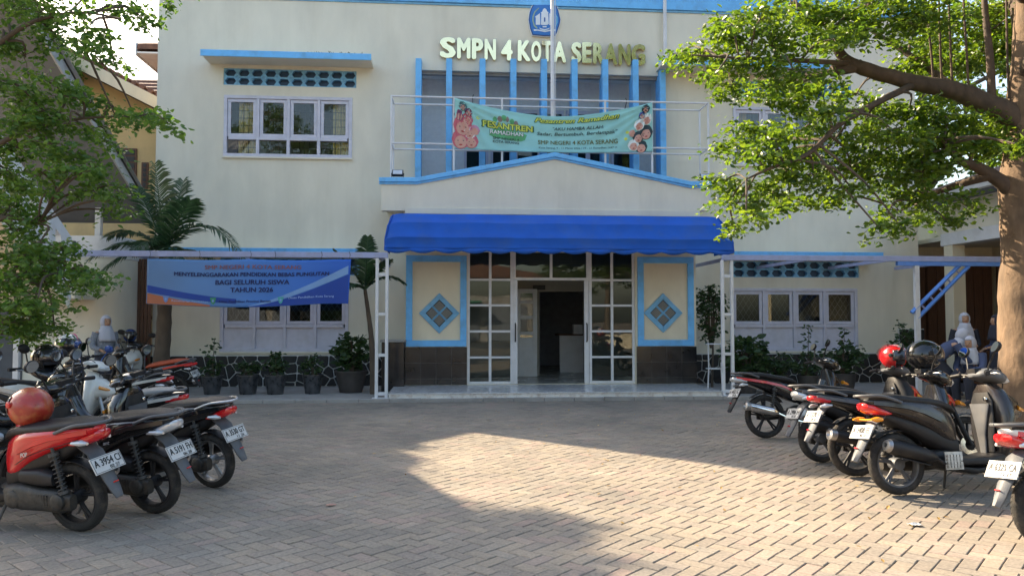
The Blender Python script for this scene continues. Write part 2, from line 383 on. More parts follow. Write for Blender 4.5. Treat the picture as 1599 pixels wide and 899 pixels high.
# concrete apron with kerb along the building
g = G().box(-9.0, 11.7, PY1 + .16, YM + .1, -.06, .06); wk = mk('concrete_walkway', g, m['concrete'], bevel=.01); wk['kind'] = 'structure'
kx = -9.0
while kx < 11.6:
    k = mk('kerb_block', G().box(kx + .004, min(kx + .596, 11.7), PY1 + .03, PY1 + .157, -.06, .066 + random.uniform(-.004,.004)), m['concrete'], wk, bevel=.008)
    kx += .6

# ------------------------------------------------------------------ wall with openings
def wall(x0, x1, z0, z1, y0, y1, holes):
    g = G(); xs = sorted({x0, x1, *[h[0] for h in holes], *[h[1] for h in holes]}); zs = sorted({z0, z1, *[h[2] for h in holes], *[h[3] for h in holes]})
    xs = [x for x in xs if x0 <= x <= x1]; zs = [z for z in zs if z0 <= z <= z1]
    inh = lambda x, z: any(h[0] < x < h[1] and h[2] < z < h[3] for h in holes)
    solid = [[not inh((xs[i]+xs[i+1])/2, (zs[j]+zs[j+1])/2) for j in range(len(zs)-1)] for i in range(len(xs)-1)]
    for i in range(len(xs)-1):
        for j in range(len(zs)-1):
            if not solid[i][j]: continue
            a, b, c, d = xs[i], xs[i+1], zs[j], zs[j+1]
            g.add([(a,y0,c),(b,y0,c),(b,y0,d),(a,y0,d)], [(0,1,2,3)]); g.add([(a,y1,c),(b,y1,c),(b,y1,d),(a,y1,d)], [(3,2,1,0)])
            ok = lambda p, q: 0 <= p < len(xs)-1 and 0 <= q < len(zs)-1 and solid[p][q]
            if not ok(i-1,j): g.add([(a,y0,c),(a,y0,d),(a,y1,d),(a,y1,c)], [(0,1,2,3)])
            if not ok(i+1,j): g.add([(b,y0,c),(b,y1,c),(b,y1,d),(b,y0,d)], [(0,1,2,3)])
            if not ok(i,j-1): g.add([(a,y0,c),(a,y1,c),(b,y1,c),(b,y0,c)], [(0,1,2,3)])
            if not ok(i,j+1): g.add([(a,y0,d),(b,y0,d),(b,y1,d),(a,y1,d)], [(0,1,2,3)])
    return g
fx = lambda px, Y=YM, py=300: P(px, py, Y=Y).x
fz = lambda py, px=800, Y=YM: P(px, py, Y=Y).z

# ================================================================== main building
BX0, BX1 = fx(242), fx(1432)
ZTOP = fz(-14, 800) + .0
B = thing('school_building', 'cream two-storey school building with blue trim and gabled entrance', 'building', ((BX0+BX1)/2, YM, 0))
def part(name, g, mat, parent=None, **k): return mk(name, g, m[mat] if isinstance(mat, str) else mat, parent or B, world=True, **k)

UL = (fx(348), fx(549), fz(246,450), fz(151,450)); UR = (fx(1146), fx(1146)+UL[1]-UL[0], UL[2], UL[3])
LL = (fx(347), fx(546), fz(549,450), fz(449,450)); LR = (fx(1138), fx(1335), fz(548,1240), fz(450,1240))
LG = (fx(655), fx(1033), fz(286,840), fz(114,840))
vUL = (fx(346), fx(555), fz(135,450), fz(109,450)); vUR = (UR[0]-.03, UR[0]-.03+vUL[1]-vUL[0], vUL[2], vUL[3])
vLR = (fx(1143), fx(1339), fz(433,1240), fz(408,1240)); vLL = (LL[0]-.02, LL[0]-.02+vLR[1]-vLR[0], vLR[2], vLR[3])
EX0, EX1 = fx(634, YE), fx(1085, YE)
holes = [UL, UR, LL, LR, LG, vUL, vUR, vLR, vLL, (EX0+.4, EX1-.4, .05, 3.3)]
part('front_wall', wall(BX0, BX1, .0, ZTOP, YM, YM+.22, holes), 'cream')
part('side_wall', G().box(BX0, BX0+.22, YM+.22, YM+9, 0, ZTOP-1.2), 'cream')
part('side_wall', G().box(BX1-.22, BX1, YM+.22, YM+9, 0, ZTOP-1.2), 'cream')
part('back_wall', G().box(BX0, BX1, YM+9, YM+9.2, 0, ZTOP-1.2), 'cream')
part('roof_slab', G().box(BX0+.22, BX1-.22, YM+.22, YM+9, ZTOP-1.4, ZTOP-1.2), 'concrete')
part('floor_slab', G().box(BX0+.22, BX1-.22, YM+3.2, YM+9, 4.0, 4.25), 'concrete')
part('parapet_band', G().box(BX0-.05, BX1+.05, YM-.06, YM+.3, fz(9), ZTOP+.02), 'blue_paint', bevel=.01)
part('parapet_moulding', G().box(BX0-.02, BX1+.02, YM-.028, YM+.26, fz(12.5), fz(9.4)), 'pale_blue', bevel=.008)
# rooms behind the windows
def room(name, x0, x1, y0, y1, z0, z1, mat='dark_room'):
    g = G(); g.box(x0, x1, y1, y1+.06, z0, z1); g.box(x0-.06, x0, y0, y1, z0, z1); g.box(x1, x1+.06, y0, y1, z0, z1); g.box(x0-.06, x1+.06, y0, y1+.06, z1, z1+.06); g.box(x0-.06, x1+.06, y0, y1+.06, z0-.06, z0)
    return part(name, g, mat)
for h in (UL, UR): room('room_shell', h[0]-.5, h[1]+.5, YM+.23, YM+3, 4.4, ZTOP-1.6, 'lobby_wall')
for h in (LL, LR): room('room_shell', h[0]-.4, h[1]+.4, YM+.23, YM+3, .3, 3.75, 'lobby_wall')
room('loggia_shell', LG[0]-.02, LG[1]+.02, YM+.23, YM+1.0, LG[2]-.5, LG[3]+.1, flat('loggia_paint', (.80,.82,.82)))

# ---- windows: outer frame > casements and panes
def window(h, cols=4, upper=True, curtains=()):
    x0, x1, z0, z1 = h; y = YM - .03; b = .075
    fr = G(); fr.box(x0, x1, y, y+.14, z0, z0+b); fr.box(x0, x1, y, y+.14, z1-b, z1); fr.box(x0, x0+b, y, y+.14, z0+b, z1-b); fr.box(x1-b, x1, y, y+.14, z0+b, z1-b)
    zm = z0 + (z1-z0)*(.30 if upper else .40); cw = (x1-x0-2*b)/cols
    for i in range(1, cols): fr.box(x0+b+i*cw-.035, x0+b+i*cw+.035, y+.002, y+.138, z0+b, z1-b)
    for i in range(cols): fr.box(x0+b+i*cw+.035, x0+b+(i+1)*cw-.035, y+.004, y+.136, zm-.035, zm+.035)
    W = part('window', fr, 'lilac_white', bevel=.006)
    for i in range(cols):
        a, c = x0+b+i*cw+(.04 if i else .005), x0+b+(i+1)*cw-(.04 if i < cols-1 else .005)
        cas = G(); q = .075
        for bx in ((a, c, zm+.04, zm+.04+q), (a, c, z1-b-.005-q, z1-b-.005), (a, a+q, zm+.04+q, z1-b-.005-q), (c-q, c, zm+.04+q, z1-b-.005-q)):
            cas.box(bx[0], bx[1], y+.03, y+.085, bx[2], bx[3])
        part('casement', cas, 'lilac_white', W, bevel=.006)
        part('pane', G().box(a+q-.004, c-q+.004, y+.055, y+.061, zm+.04+q-.004, z1-b-.005-q+.004), 'glass_clear' if upper else 'glass', W)
        if upper: part('pane', G().box(a-.003, c+.003, y+.065, y+.071, z0+b-.003, zm-.037), 'glass_clear', W)
        else: part('lower_panel', G().box(a-.003, c+.003, y+.05, y+.075, z0+b-.003, zm-.037), 'lilac_white', W)
        # iron grille behind the pane
        gr = G(); A, C, Z0, Z1 = a+q, c-q, zm+.04+q, z1-b-.005-q
        if upper:
            for k in range(1, 4): gr.tube([(A+(C-A)*k/4, y+.16, z0+b), (A+(C-A)*k/4, y+.16, Z1)], .007, 5)
            for k in range(1, 7): gr.tube([(A-.05, y+.16, z0+b+(Z1-z0-b)*k/7), (C+.05, y+.16, z0+b+(Z1-z0-b)*k/7)], .007, 5)
        else:
            n = 4; wq = (C-A)/n; hq = wq*1.5; zz = Z0
            for k in range(-12, 14):
                for sgn in (1, -1):
                    pts = []
                    for t in np.linspace(0, 1, 2): pass
                    xa = A + k*wq; p0 = (xa, Z0); p1 = (xa + sgn*(Z1-Z0)/hq*wq, Z1)
                    # clip to [A, C]
                    t0, t1 = 0.0, 1.0; dx = p1[0]-p0[0]
                    for lim, sg in ((A, 1), (C, -1)):
                        d0 = (p0[0]-lim)*sg; d1 = (p1[0]-lim)*sg
                        if d0 < 0 and d1 < 0: t0, t1 = 1, 0
                        elif d0 < 0: t0 = max(t0, d0/(d0-d1))
                        elif d1 < 0: t1 = min(t1, d0/(d0-d1))
                    if t1 - t0 > .02:
                        gr.tube([(p0[0]+dx*t0, y+.15, Z0+(Z1-Z0)*t0), (p0[0]+dx*t1, y+.15, Z0+(Z1-Z0)*t1)], .006, 4)
        part('grille', gr, 'white_paint' if not upper else 'iron', W)
        if i in curtains:
            cu = G(); lo, hi = curtains[i]; xa, xb = a+(c-a)*lo, a+(c-a)*hi; n = 22; v = []; f = []
            for k in range(n+1):
                xx = xa + (xb-xa)*k/n; yy = y+.215+.025*math.sin(k*1.9)+.01*math.sin(k*4.1)
                v += [(xx, yy, z0+.02), (xx, yy, z1-.05), (xx, yy+.006, z0+.02), (xx, yy+.006, z1-.05)]
            for k in range(n): f += [(4*k, 4*k+4, 4*k+5, 4*k+1), (4*k+2, 4*k+3, 4*k+7, 4*k+6)]
            cu.add(v, f); part('curtain', cu, 'curtain', W, smooth=60)
    part('sill', G().box(x0-.02, x1+.02, YM-.055, YM-.032, z0-.04, z0+.002), 'cream', W, bevel=.006)
window(UL, curtains={0: (.32, 1.05), 3: (.40, 1.1)}); window(UR, curtains={0: (0, .5), 3: (.4, 1.0)})
window(LL, upper=False); window(LR, upper=False)

# ---- pierced vent blocks: each block is a plate with two hexagon openings, rings between
def holed(x0, x1, z0, z1, loops, y0, y1, name, mat):
    c = bpy.data.curves.new('v', 'CURVE'); c.dimensions = '2D'; c.fill_mode = 'BOTH'; c.extrude = (y1-y0)/2
    for lp in [[(x0,z0),(x1,z0),(x1,z1),(x0,z1)]] + loops:
        s = c.splines.new('POLY'); s.points.add(len(lp)-1); s.use_cyclic_u = True
        for k, (a, b) in enumerate(lp): s.points[k].co = (a, b, 0, 1)
    o = bpy.data.objects.new('v', c); COL.objects.link(o); dg = bpy.context.evaluated_depsgraph_get()
    me = bpy.data.meshes.new_from_object(o.evaluated_get(dg)); bpy.data.objects.remove(o); bpy.data.curves.remove(c)
    gg = G(); gg.add([(v.co.x, (y0+y1)/2 - v.co.z, v.co.y) for v in me.vertices], [tuple(p.vertices) for p in me.polygons]); bpy.data.meshes.remove(me)
    return gg
def vents(h, n=10):
    x0, x1, z0, z1 = h; cw = (x1-x0)/n; H = z1-z0
    for i in range(n):
        a = x0+i*cw+.002; b = x0+(i+1)*cw-.002; c = (a+b)/2; loops = []
        hw = cw*.43; hh = H*.20
        for zc in (z0+H*.25, z0+H*.75):
            loops.append([(c-hw, zc), (c-hw*.55, zc-hh), (c+hw*.55, zc-hh), (c+hw, zc), (c+hw*.55, zc+hh), (c-hw*.55, zc+hh)])
        o = part('vent_block', holed(a, b, z0, z1, loops, YM+.02, YM+.12, 'vent_block', None), 'pale_blue')
        if i:
            g = G(); g.lathe([(H*.14, 0), (H*.14, .10), (H*.085, .10), (H*.085, 0)], 14, Matrix.Translation((x0+i*cw, YM+.10, (z0+z1)/2)) @ Matrix.Rotation(R(90), 4, 'X'), closed=True)
            part('vent_ring', g, 'pale_blue', o)
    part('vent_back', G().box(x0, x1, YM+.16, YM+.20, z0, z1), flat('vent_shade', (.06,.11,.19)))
for h in (vUL, vUR, vLR, vLL): vents(h)
# ---- sun-shade slabs
for (px0, px1, py, dp) in ((314, 579, 82, .62), (1035, 1300, 96, .62), (255, 567, 388, .55), (1147, 1378, 394, .55)):
    Yf = YM - dp; pm_ = (px0+px1)/2; z1 = P(pm_, py, Y=Yf).z; xa, xb = P(px0, py, Y=Yf).x, P(px1, py, Y=Yf).x
    s = part('sunshade', G().box(xa, xb, Yf, YM+.01, z1-.11, z1), 'cream', bevel=.008)
    part('sunshade_edge', G().box(xa-.012, xb+.012, Yf-.025, Yf-.002, z1-.135, z1+.012), 'blue_paint', s, bevel=.006)
    if px0 == 314:
        g = G()
        for k in range(26):
            x = random.uniform(xb-1.6, xb); g.tube([(x, Yf+.05, z1+.012), (x+random.gauss(0,.02), Yf+.03, z1+.012+random.uniform(.02,.06))], [.012,.003], 4)
        part('weed', g, 'bark_dark', s)
# ---- loggia: fins and back window
for k, px in enumerate((653, 701, 753.5, 802, 850, 898, 946, 993.5, 1036)):
    x = P(px, 200, Y=YM-.2).x
    part('fin', G().box(x-.07, x+.07, YM-.2, YM+.24, LG[2]-.1, fz(91+ (px-653)*.006, px, YM-.2)), 'blue_paint', bevel=.01)
part('loggia_lintel', G().box(LG[0]+.002, LG[1]-.002, YM+.1, YM+.215, LG[3]-.07, LG[3]-.001), 'concrete')
for a, b in ((725, 762), (766, 880), (884, 950), (954, 990)):
    yb = YM+1.0; xa, xb = P(a, 200, Y=yb).x, P(b, 200, Y=yb).x; z0, z1 = LG[2]+.0, P(800, 172, Y=yb).z
    w_ = part('window', G().box(xa, xb, yb-.06, yb-.002, z0, z1), 'lilac_white')
    n = max(1, round((xb-xa)/.6)); cw = (xb-xa)/n
    for i in range(n):
        part('pane', G().box(xa+i*cw+.06, xa+(i+1)*cw-.06, yb-.075, yb-.062, z1-.95, z1-.1), 'glass_dark', w_)
        part('pane', G().box(xa+i*cw+.06, xa+(i+1)*cw-.06, yb-.075, yb-.062, z0+.05, z1-1.05), 'glass_dark', w_)

# ---- black stone base (crazy paving with pale joints)
def voronoi(x0, x1, z0, z1, n, gap, rnd):
    pts = []
    while len(pts) < n:
        p = (rnd.uniform(x0, x1), rnd.uniform(z0, z1)); 
        if all((p[0]-q[0])**2+(p[1]-q[1])**2 > .16**2 for q in pts) or rnd.random() < .02: pts.append(p)
    out = []
    for p in pts:
        poly = [(x0,z0),(x1,z0),(x1,z1),(x0,z1)]
        for q in pts:
            if q is p: continue
            dx, dz = q[0]-p[0], q[1]-p[1]; L = math.hypot(dx, dz)
            if L > 1.3: continue
            nx, nz = dx/L, dz/L; c = nx*(p[0]+q[0])/2 + nz*(p[1]+q[1])/2 - gap/2
            new = []
            for i in range(len(poly)):
                a, b = poly[i], poly[(i+1) % len(poly)]; da, db = nx*a[0]+nz*a[1]-c, nx*b[0]+nz*b[1]-c
                if da <= 0: new.append(a)
                if da*db < 0: t = da/(da-db); new.append((a[0]+(b[0]-a[0])*t, a[1]+(b[1]-a[1])*t))
            poly = new
            if len(poly) < 3: break
        if len(poly) >= 3: out.append((p, poly))
    return out
def stone_base(x0, x1, z0, z1, y, n, seed):
    rnd = random.Random(seed); mt = part('stone_base', G().box(x0, x1, y, YM-.002, z0, z1), 'mortar')
    for p, poly in voronoi(x0+.01, x1-.01, z0+.01, z1-.02, n, .024, rnd):
        # round the corners a little, then lift
        q = []
        for i in range(len(poly)):
            a, b, c = poly[i-1], poly[i], poly[(i+1) % len(poly)]
            q += [(b[0]+(a[0]-b[0])*.10, b[1]+(a[1]-b[1])*.10), (b[0]+(c[0]-b[0])*.10, b[1]+(c[1]-b[1])*.10)]
        h = rnd.uniform(.02, .04); cx = sum(a for a, b in q)/len(q); cz = sum(b for a, b in q)/len(q); n_ = len(q); g = G()
        tilt = rnd.uniform(-.02,.02)
        v = [(a, y+.001, b) for a, b in q] + [(a, y-h*.6, b) for a, b in q] + [(cx+(a-cx)*.92, y-h-tilt*(a-cx), cz+(b-cz)*.92) for a, b in q]
        f = [tuple(range(2*n_, 3*n_))]
        for r_ in (0, n_):
            for i in range(n_): j = (i+1) % n_; f.append((r_+i, r_+j, r_+n_+j, r_+n_+i))
        g.add(v, f); part('stone', g, 'stone_black', mt)
zb = fz(554, 450)
stone_base(BX0-.05, EX0-.02, .06, zb, YM-.06, 74, 5)
stone_base(EX1+.02, BX1+.05, .06, zb, YM-.06, 66, 8)
xs_ = fx(1397); stone_base(xs_, BX1+.06, zb+.002, fz(513,1400), YM-.055, 7, 3)

# ---- entrance block
EZ = fz(322, 850, YE)
dX0, dX1 = fx(730, YE), fx(991, YE); dZ0, dZ1 = .17, fz(372, 860, YE)
part('entrance_wall', wall(EX0, EX1, .06, EZ, YE, YE+.2, [(dX0, dX1, dZ0, dZ1)]), 'cream_warm')
part('entrance_side', G().box(EX0, EX0+.2, YE+.2, YM-.001, .06, EZ), 'cream'); part('entrance_side', G().box(EX1-.2, EX1, YE+.2, YM-.001, .06, EZ), 'cream')
part('entrance_roof', G().box(EX0-.2, EX1+.2, YP+.2, YM-.002, EZ, EZ+.18), 'concrete')
pz = lambda px, py: (P(px, py, Y=YP).x, P(px, py, Y=YP).z)
gl = [pz(595,329), pz(1107,329), pz(1107,291), pz(1078,291), pz(866,246), pz(652,285), pz(595,285)]
part('pediment', G().plate(gl, YP, YP+.18), 'cream', bevel=.006)
bl = [(x, z+.002) for x, z in (gl[2], gl[3], gl[4], gl[5], gl[6])]
top = [(a + (0.04 if i == 0 else -.04 if i == 4 else 0), b) for i, (a, b) in enumerate(bl)]
g = G(); g.plate(top + [(a, b+.10) for a, b in top[::-1]], YP-.07, YP+.24); part('pediment_coping', g, 'blue_paint', bevel=.012)
g = G(); g.plate([(a, b-.045) for a, b in top] + [(a, b-.002) for a, b in top[::-1]], YP-.035, YP-.002); part('pediment_moulding', g, 'blue_paint', bevel=.006)
part('pediment_lip', G().box(EX0, fx(1092,YP), YP-.03, YP-.002, P(800,335.5,Y=YP).z, P(800,326,Y=YP).z), 'cream', bevel=.006)
part('pediment_side', G().box(gl[0][0], gl[0][0]+.15, YP+.18, YM-.003, EZ-.02, gl[6][1]-.02), 'cream'); part('pediment_side', G().box(gl[1][0]-.15, gl[1][0], YP+.18, YM-.003, EZ-.02, gl[2][1]-.02), 'cream')
# panels with diamond grilles, black tiles below
for (a, b, cxp, cyp) in ((635, 729, 686, 489), (994, 1081, 1035, 488.5)):
    x0, x1 = fx(a, YE), fx(b, YE); z0, z1 = fz(541, 686, YE), fz(399, 686, YE); q = .14
    fr = G()
    for bx in ((x0, x1, z0, z0+q), (x0, x1, z1-q, z1), (x0, x0+q, z0+q, z1-q), (x1-q, x1, z0+q, z1-q)): fr.box(bx[0], bx[1], YE-.05, YE-.002, bx[2], bx[3])
    PN = part('wall_panel', fr, 'blue_paint', bevel=.01)
    cx, cz = P(cxp, cyp, Y=YE).x, P(cxp, cyp, Y=YE).z; r1 = .445; r2 = .30
    dm = lambda r: [(cx-r, cz), (cx, cz-r), (cx+r, cz), (cx, cz+r)]
    o4, i4 = dm(r1), dm(r2)
    for k in range(4):
        j = (k+1) % 4; g = G(); g.plate([o4[k], o4[j], i4[j], i4[k]], YE-.045, YE-.002); part('diamond_frame', g, 'pale_blue', PN, bevel=.008)
    g = G(); g.plate(i4, YE-.008, YE-.003); part('diamond_back', g, 'dark_room', PN)
    for sx, sz in ((-1,0),(1,0),(0,1),(0,-1)):
        c4 = dm(0); ex, ez = cx+sx*r2*.5, cz+sz*r2*.5; h = r2*.5-.02; g = G()
        n = 6
        for t in np.linspace(-.8, .8, n):
            for d in (1, -1):
                ax, az = ex + h*(t-1)/2*1, ez + d*h*(t+1)/2; bx_, bz = ex + h*(t+1)/2, ez + d*h*(t-1)/2
                g.tube([(ax, YE-.018, az), (bx_, YE-.018, bz)], .007, 4)
        part('lattice', g, 'lobby_wall', PN)
    for d in (1, -1):
        g = G(); g.tube([(cx-r2/2, YE-.03, cz-d*r2/2), (cx+r2/2, YE-.03, cz+d*r2/2)], .022, 4); part('diamond_bar', g, 'pale_blue', PN)
    tx0, tx1 = (EX0, fx(730,YE)) if a < 700 else (fx(992,YE), EX1)
    nz, nx = 3, 4; zt = z0-.01; tb = part('tile_backing', G().box(tx0+.002, tx1-.002, YE-.012, YE-.001, .17, zt), 'grout')
    hz = .345; 
    for i in range(nx):
        for j in range(nz):
            za = zt-(j+1)*hz+.004; za = max(za, .172); zb_ = zt-j*hz-.004
            if zb_-za < .03: continue
            w1 = (tx1-tx0)/nx
            part('wall_tile', G().box(tx0+i*w1+.004, tx0+(i+1)*w1-.004, YE-.024, YE-.013, za, zb_), 'tile_black', tb, bevel=.002)
# doors and glazing
def glazing(x0, x1, z0, z1, cols, rows, y, name, b=.06, leaf=None):
    fr = G(); fr.box(x0, x1, y, y+.07, z0, z0+b); fr.box(x0, x1, y, y+.07, z1-b, z1); fr.box(x0, x0+b, y, y+.07, z0+b, z1-b); fr.box(x1-b, x1, y, y+.07, z0+b, z1-b)
    cw = (x1-x0-b)/cols; rh = [0]+list(np.cumsum(rows)); T = rh[-1]; zz = [z0+b/2+(z1-z0-b)*k/T for k in rh]
    for i in range(1, cols): fr.box(x0+b/2+i*cw-b/2, x0+b/2+i*cw+b/2, y+.003, y+.067, z0+b, z1-b)
    for k in range(1, len(rows)):
        for i in range(cols): fr.box(x0+b+i*cw, x0+(i+1)*cw, y+.005, y+.065, zz[k]-b*.4, zz[k]+b*.4)
    o = part(name, fr, 'white_paint', bevel=.006)
    for i in range(cols):
        for k in range(len(rows)): part('pane', G().box(x0+b+i*cw-.005, x0+(i+1)*cw+.005, y+.03, y+.036, zz[k]+b*.3, zz[k+1]-b*.3), 'glass', o)
    return o
zr = [P(760, y, Y=YE).z for y in (597, 557, 516, 475, 434.5)] + [dZ1]
rows = [zr[i+1]-zr[i] for i in range(5)]
gY = YE+.06
glazing(dX0, fx(801.5, YE), dZ0+.002, dZ1, 2, rows, gY, 'door_leaf'); glazing(fx(920, YE), dX1, dZ0+.002, dZ1, 2, rows, gY, 'door_leaf')
zt = P(860, 434.5, Y=YE).z
glazing(fx(801.5,YE)+.001, fx(920,YE)-.001, zt-.04, dZ1, 2, [1], gY+.001, 'transom_light')
for px, s in ((805, 1), (916, -1)):
    x = fx(px, YE); st = part('door_stile', G().box(x-.05, x+.05, gY+.01, gY+.06, dZ0+.003, zt-.042), 'white_paint', bevel=.006)
    g = G(); zc = P(px, 519, Y=YE).z; g.tube([(x, gY+.012, zc-.2), (x, gY-.05, zc-.18), (x, gY-.05, zc+.18), (x, gY+.012, zc+.2)], .016, 8); part('handle', g, 'iron', st, smooth=50)
# lobby behind the doors
lb = G(); LBY = YE+2.6
lb.box(EX0+.25, EX1-.25, YE+.2, LBY+4.5, .10, .165); part('lobby_floor', lb, 'floor_tile')
part('lobby_ceiling', G().box(EX0+.2, EX1-.2, YE+.2, LBY+4.5, 3.4, 3.5), 'lobby_wall')
ox0, ox1, oz = fx(842, LBY), fx(911, LBY), P(876, 455, Y=LBY).z
part('lobby_wall', wall(EX0+.2, EX1-.2, .165, 3.4, LBY, LBY+.12, [(ox0, ox1, .0, oz)]), 'lobby_wall')
for x in (EX0+.2, EX1-.32): part('lobby_side', G().box(x, x+.12, YE+.2, LBY-.001, .165, 3.4), 'lobby_wall')
part('corridor_back', G().box(EX0, EX1, LBY+4.4, LBY+4.5, .165, 3.4), 'corridor_paint')
DK_ = thing('reception_desk', 'pale reception desk inside the dim lobby doorway', 'desk', (fx(893, LBY+1.2), LBY+1.2, .166))
mk('desk_front', G().box(-.35, .5, 0, .05, 0, 1.0), m['white_paint'], DK_, bevel=.006); mk('desk_top', G().box(-.4, .55, -.05, .6, 1.001, 1.04), m['brown_door'], DK_, bevel=.006)
mk('file_stack', G().box(.05, .3, .1, .35, 1.041, 1.3), m['white_paint'], DK_)
for x in (ox0-1.2, ox1+1.2): part('corridor_side', G().box(x, x+.1, LBY+.13, LBY+4.4, .165, 3.4), 'corridor_paint')
x0, x1 = fx(806, LBY-.3), fx(838.5, LBY-.3)
glazing(x0, x1, .17, oz+.05, 1, [1.15, .75, .75, .72, .5], LBY-.3, 'inner_door', b=.11)
part('inner_door_panel', G().box(x0+.08, x1-.08, LBY-.29, LBY-.25, .2, 1.15), 'white_paint')
part('room_sign', G().box(fx(832,LBY), fx(851,LBY), LBY-.04, LBY-.002, oz+.04, oz+.16), 'iron')
# ---- downpipes
g = G(); xx = fx(1041, YM-.1); g.tube([(xx, YM-.08, ZTOP), (xx, YM-.08, fz(95, 1041, YM-.08))], .045, 10); part('downpipe', g, 'white_paint', smooth=50)
g = G(); xx = BX1-.12; g.tube([(xx, YM-.07, .07), (xx, YM-.07, 3.1)], .055, 10)
for z in (.8, 1.9, 2.9): g.lathe([(.066, -.03), (.066, .03)], 12, Matrix.Translation((xx, YM-.07, z)))
part('downpipe', g, 'white_paint', smooth=50)
# ---- tiled hip roof showing its eaves past both side walls
rz0 = ZTOP-1.25; yr0, yr1, yrm = YM+1.2, YM+10.0, YM+5.6
v = [(BX0-.95, yr0, rz0), (BX1+.95, yr0, rz0), (BX1+.95, yr1, rz0), (BX0-.95, yr1, rz0), (BX0+3, yrm, rz0+2.0), (BX1-3, yrm, rz0+2.0)]
v2 = [(a, b, c+.14) for a, b, c in v]
g = G().add(v+v2, [(0,1,5,4),(1,2,5),(2,3,4,5),(3,0,4),(6,7,11,10),(7,8,11),(8,9,10,11),(9,6,10),(0,1,7,6),(1,2,8,7),(2,3,9,8),(3,0,6,9)]); part('hip_roof', g, 'roof_tile')
for sx in (-1, 1):
    xe = BX0-.97 if sx < 0 else BX1+.97
    part('eave_fascia', G().box(min(xe, xe+.03*sx), max(xe, xe+.03*sx), yr0, yr1, rz0-.16, rz0+.17), 'galv')
    part('eave_soffit', G().box(min(xe, xe-.9*sx), max(xe, xe-.9*sx), yr0+.02, yr1, rz0-.10, rz0-.06), 'white_paint')
# ---- sign letters and emblem
chars = [('S',686,711,60),('M',713,734,61),('P',736,754,62),('N',756,774,63),('4',782,800,64),('K',808,828,65),('O',829,845,66),('T',846,862,66),('A',863,884,67),('S',892,908,68),('E',909,924,68),('R',926,943,69),('A',944,964,70),('N',966,985,71),('G',986,1008,71)]
for ch, a, b, yt in chars:
    v, f, wd = text_vf(ch, .08); x0, x1 = fx(a), fx(b); zt_ = fz(yt, a); zb_ = fz(yt+32.5, a)
    w0, w1 = v[:,0].min(), v[:,0].max(); h0, h1 = v[:,1].min(), v[:,1].max()
    q = [(x0+(p[0]-w0)/(w1-w0)*(x1-x0), zb_+(p[1]-h0)/(h1-h0)*(zt_-zb_), p[2]*.0006) for p in v]
    n = len(q); edges = {}
    for t in f:
        for i in range(len(t)): e = (t[i], t[(i+1) % len(t)]); edges[e] = 1
    ff = [tuple(t) for t in f] + [tuple(i+n for i in t[::-1]) for t in f] + [(e[1], e[0], e[0]+n, e[1]+n) for e in edges if (e[1], e[0]) not in edges]
    g = G().add([(a_, YM-.09-l_, b_) for a_, b_, l_ in q] + [(a_, YM-.004-l_, b_) for a_, b_, l_ in q], ff); part('sign_letter', g, 'gold')
E0 = [(445,130),(560,116),(690,113),(850,122),(940,140),(985,250),(1020,400),(1030,450),(1010,560),(960,720),(920,800),(680,805),(430,780),(380,640),(350,450),(370,300),(410,190)]
em = lambda pts: [(P(800+a/13.83, b/13.83, Y=YM).x, P(800+a/13.83, b/13.83, Y=YM).z) for a, b in pts]
def scale(pts, s, c=(690, 455)): return [(c[0]+(a-c[0])*s, c[1]+(b-c[1])*s) for a, b in pts]
EM = part('emblem', G().plate(em(scale(E0, 1.04)), YM-.05, YM-.003), flat('emblem_rim', (.75,.78,.82)), bevel=.006)
part('emblem_border', G().plate(em(E0), YM-.058, YM-.052), flat('emblem_navy', (.015,.06,.22)), EM)
part('emblem_field', G().plate(em(scale(E0, .945)), YM-.064, YM-.059), flat('emblem_blue', (.03,.18,.55)), EM)
WH = flat('emblem_white', (.72,.78,.85))
for pts in ([(610,560),(620,320),(605,300),(640,280),(655,235),(690,205),(730,235),(745,280),(775,300),(765,320),(780,545),(740,570),(640,570)], [(500,565),(500,410),(480,395),(590,315),(595,565)], [(790,570),(790,315),(880,375),(880,570)],
            [(580,615),(600,640),(690,660),(780,640),(800,615),(790,655),(690,685),(590,660)], [(455,660),(560,670),(700,690),(860,665),(920,660),(915,700),(860,690),(700,722),(540,690),(460,695)], [(645,595),(735,595),(730,620),(650,620)]):
    part('emblem_tower', G().plate(em(pts), YM-.069, YM-.0645), WH, EM)
part('emblem_door', G().plate(em([(675,500),(675,420),(690,400),(705,420),(705,500)]), YM-.073, YM-.0695), flat('emblem_blue2', (.05,.12,.35)), EM)
ar = [(560,200),(470,280),(430,380),(425,480),(455,590),(520,650)]; br = [(545,640),(480,570),(452,480),(455,390),(490,295),(575,210)]
part('emblem_wreath', G().plate(em(ar+br), YM-.069, YM-.0645), flat('emblem_green', (.30,.42,.30)), EM)
part('emblem_wreath', G().plate(em([(930,330),(965,400),(965,520),(930,610),(945,510),(945,410)]), YM-.069, YM-.0645), flat('emblem_cyan', (.25,.6,.75)), EM)

# ================================================================== step, awning, frame, pole
sx0, sx1 = fx(607, YS, 620), fx(1127, YS, 620)
st = thing('entrance_step', 'low marble step in front of the glass doors', 'step', ((sx0+sx1)/2, YS, .0))
mk('riser', G().box(sx0, sx1, YS, YE-.03, .0, .145), m['marble'], st, world=True, bevel=.006)
nx, ny = 17, 4; dx = (sx1-sx0+.04)/nx; dy = (YE-.03-YS+.03)/ny
for i in range(nx):
    for j in range(ny):
        mk('floor_tile', G().box(sx0-.02+i*dx+.0015, sx0-.02+(i+1)*dx-.0015, YS-.03+j*dy+.0015, YS-.03+(j+1)*dy-.0015, .1455, .166), m['marble_top'], st, world=True)
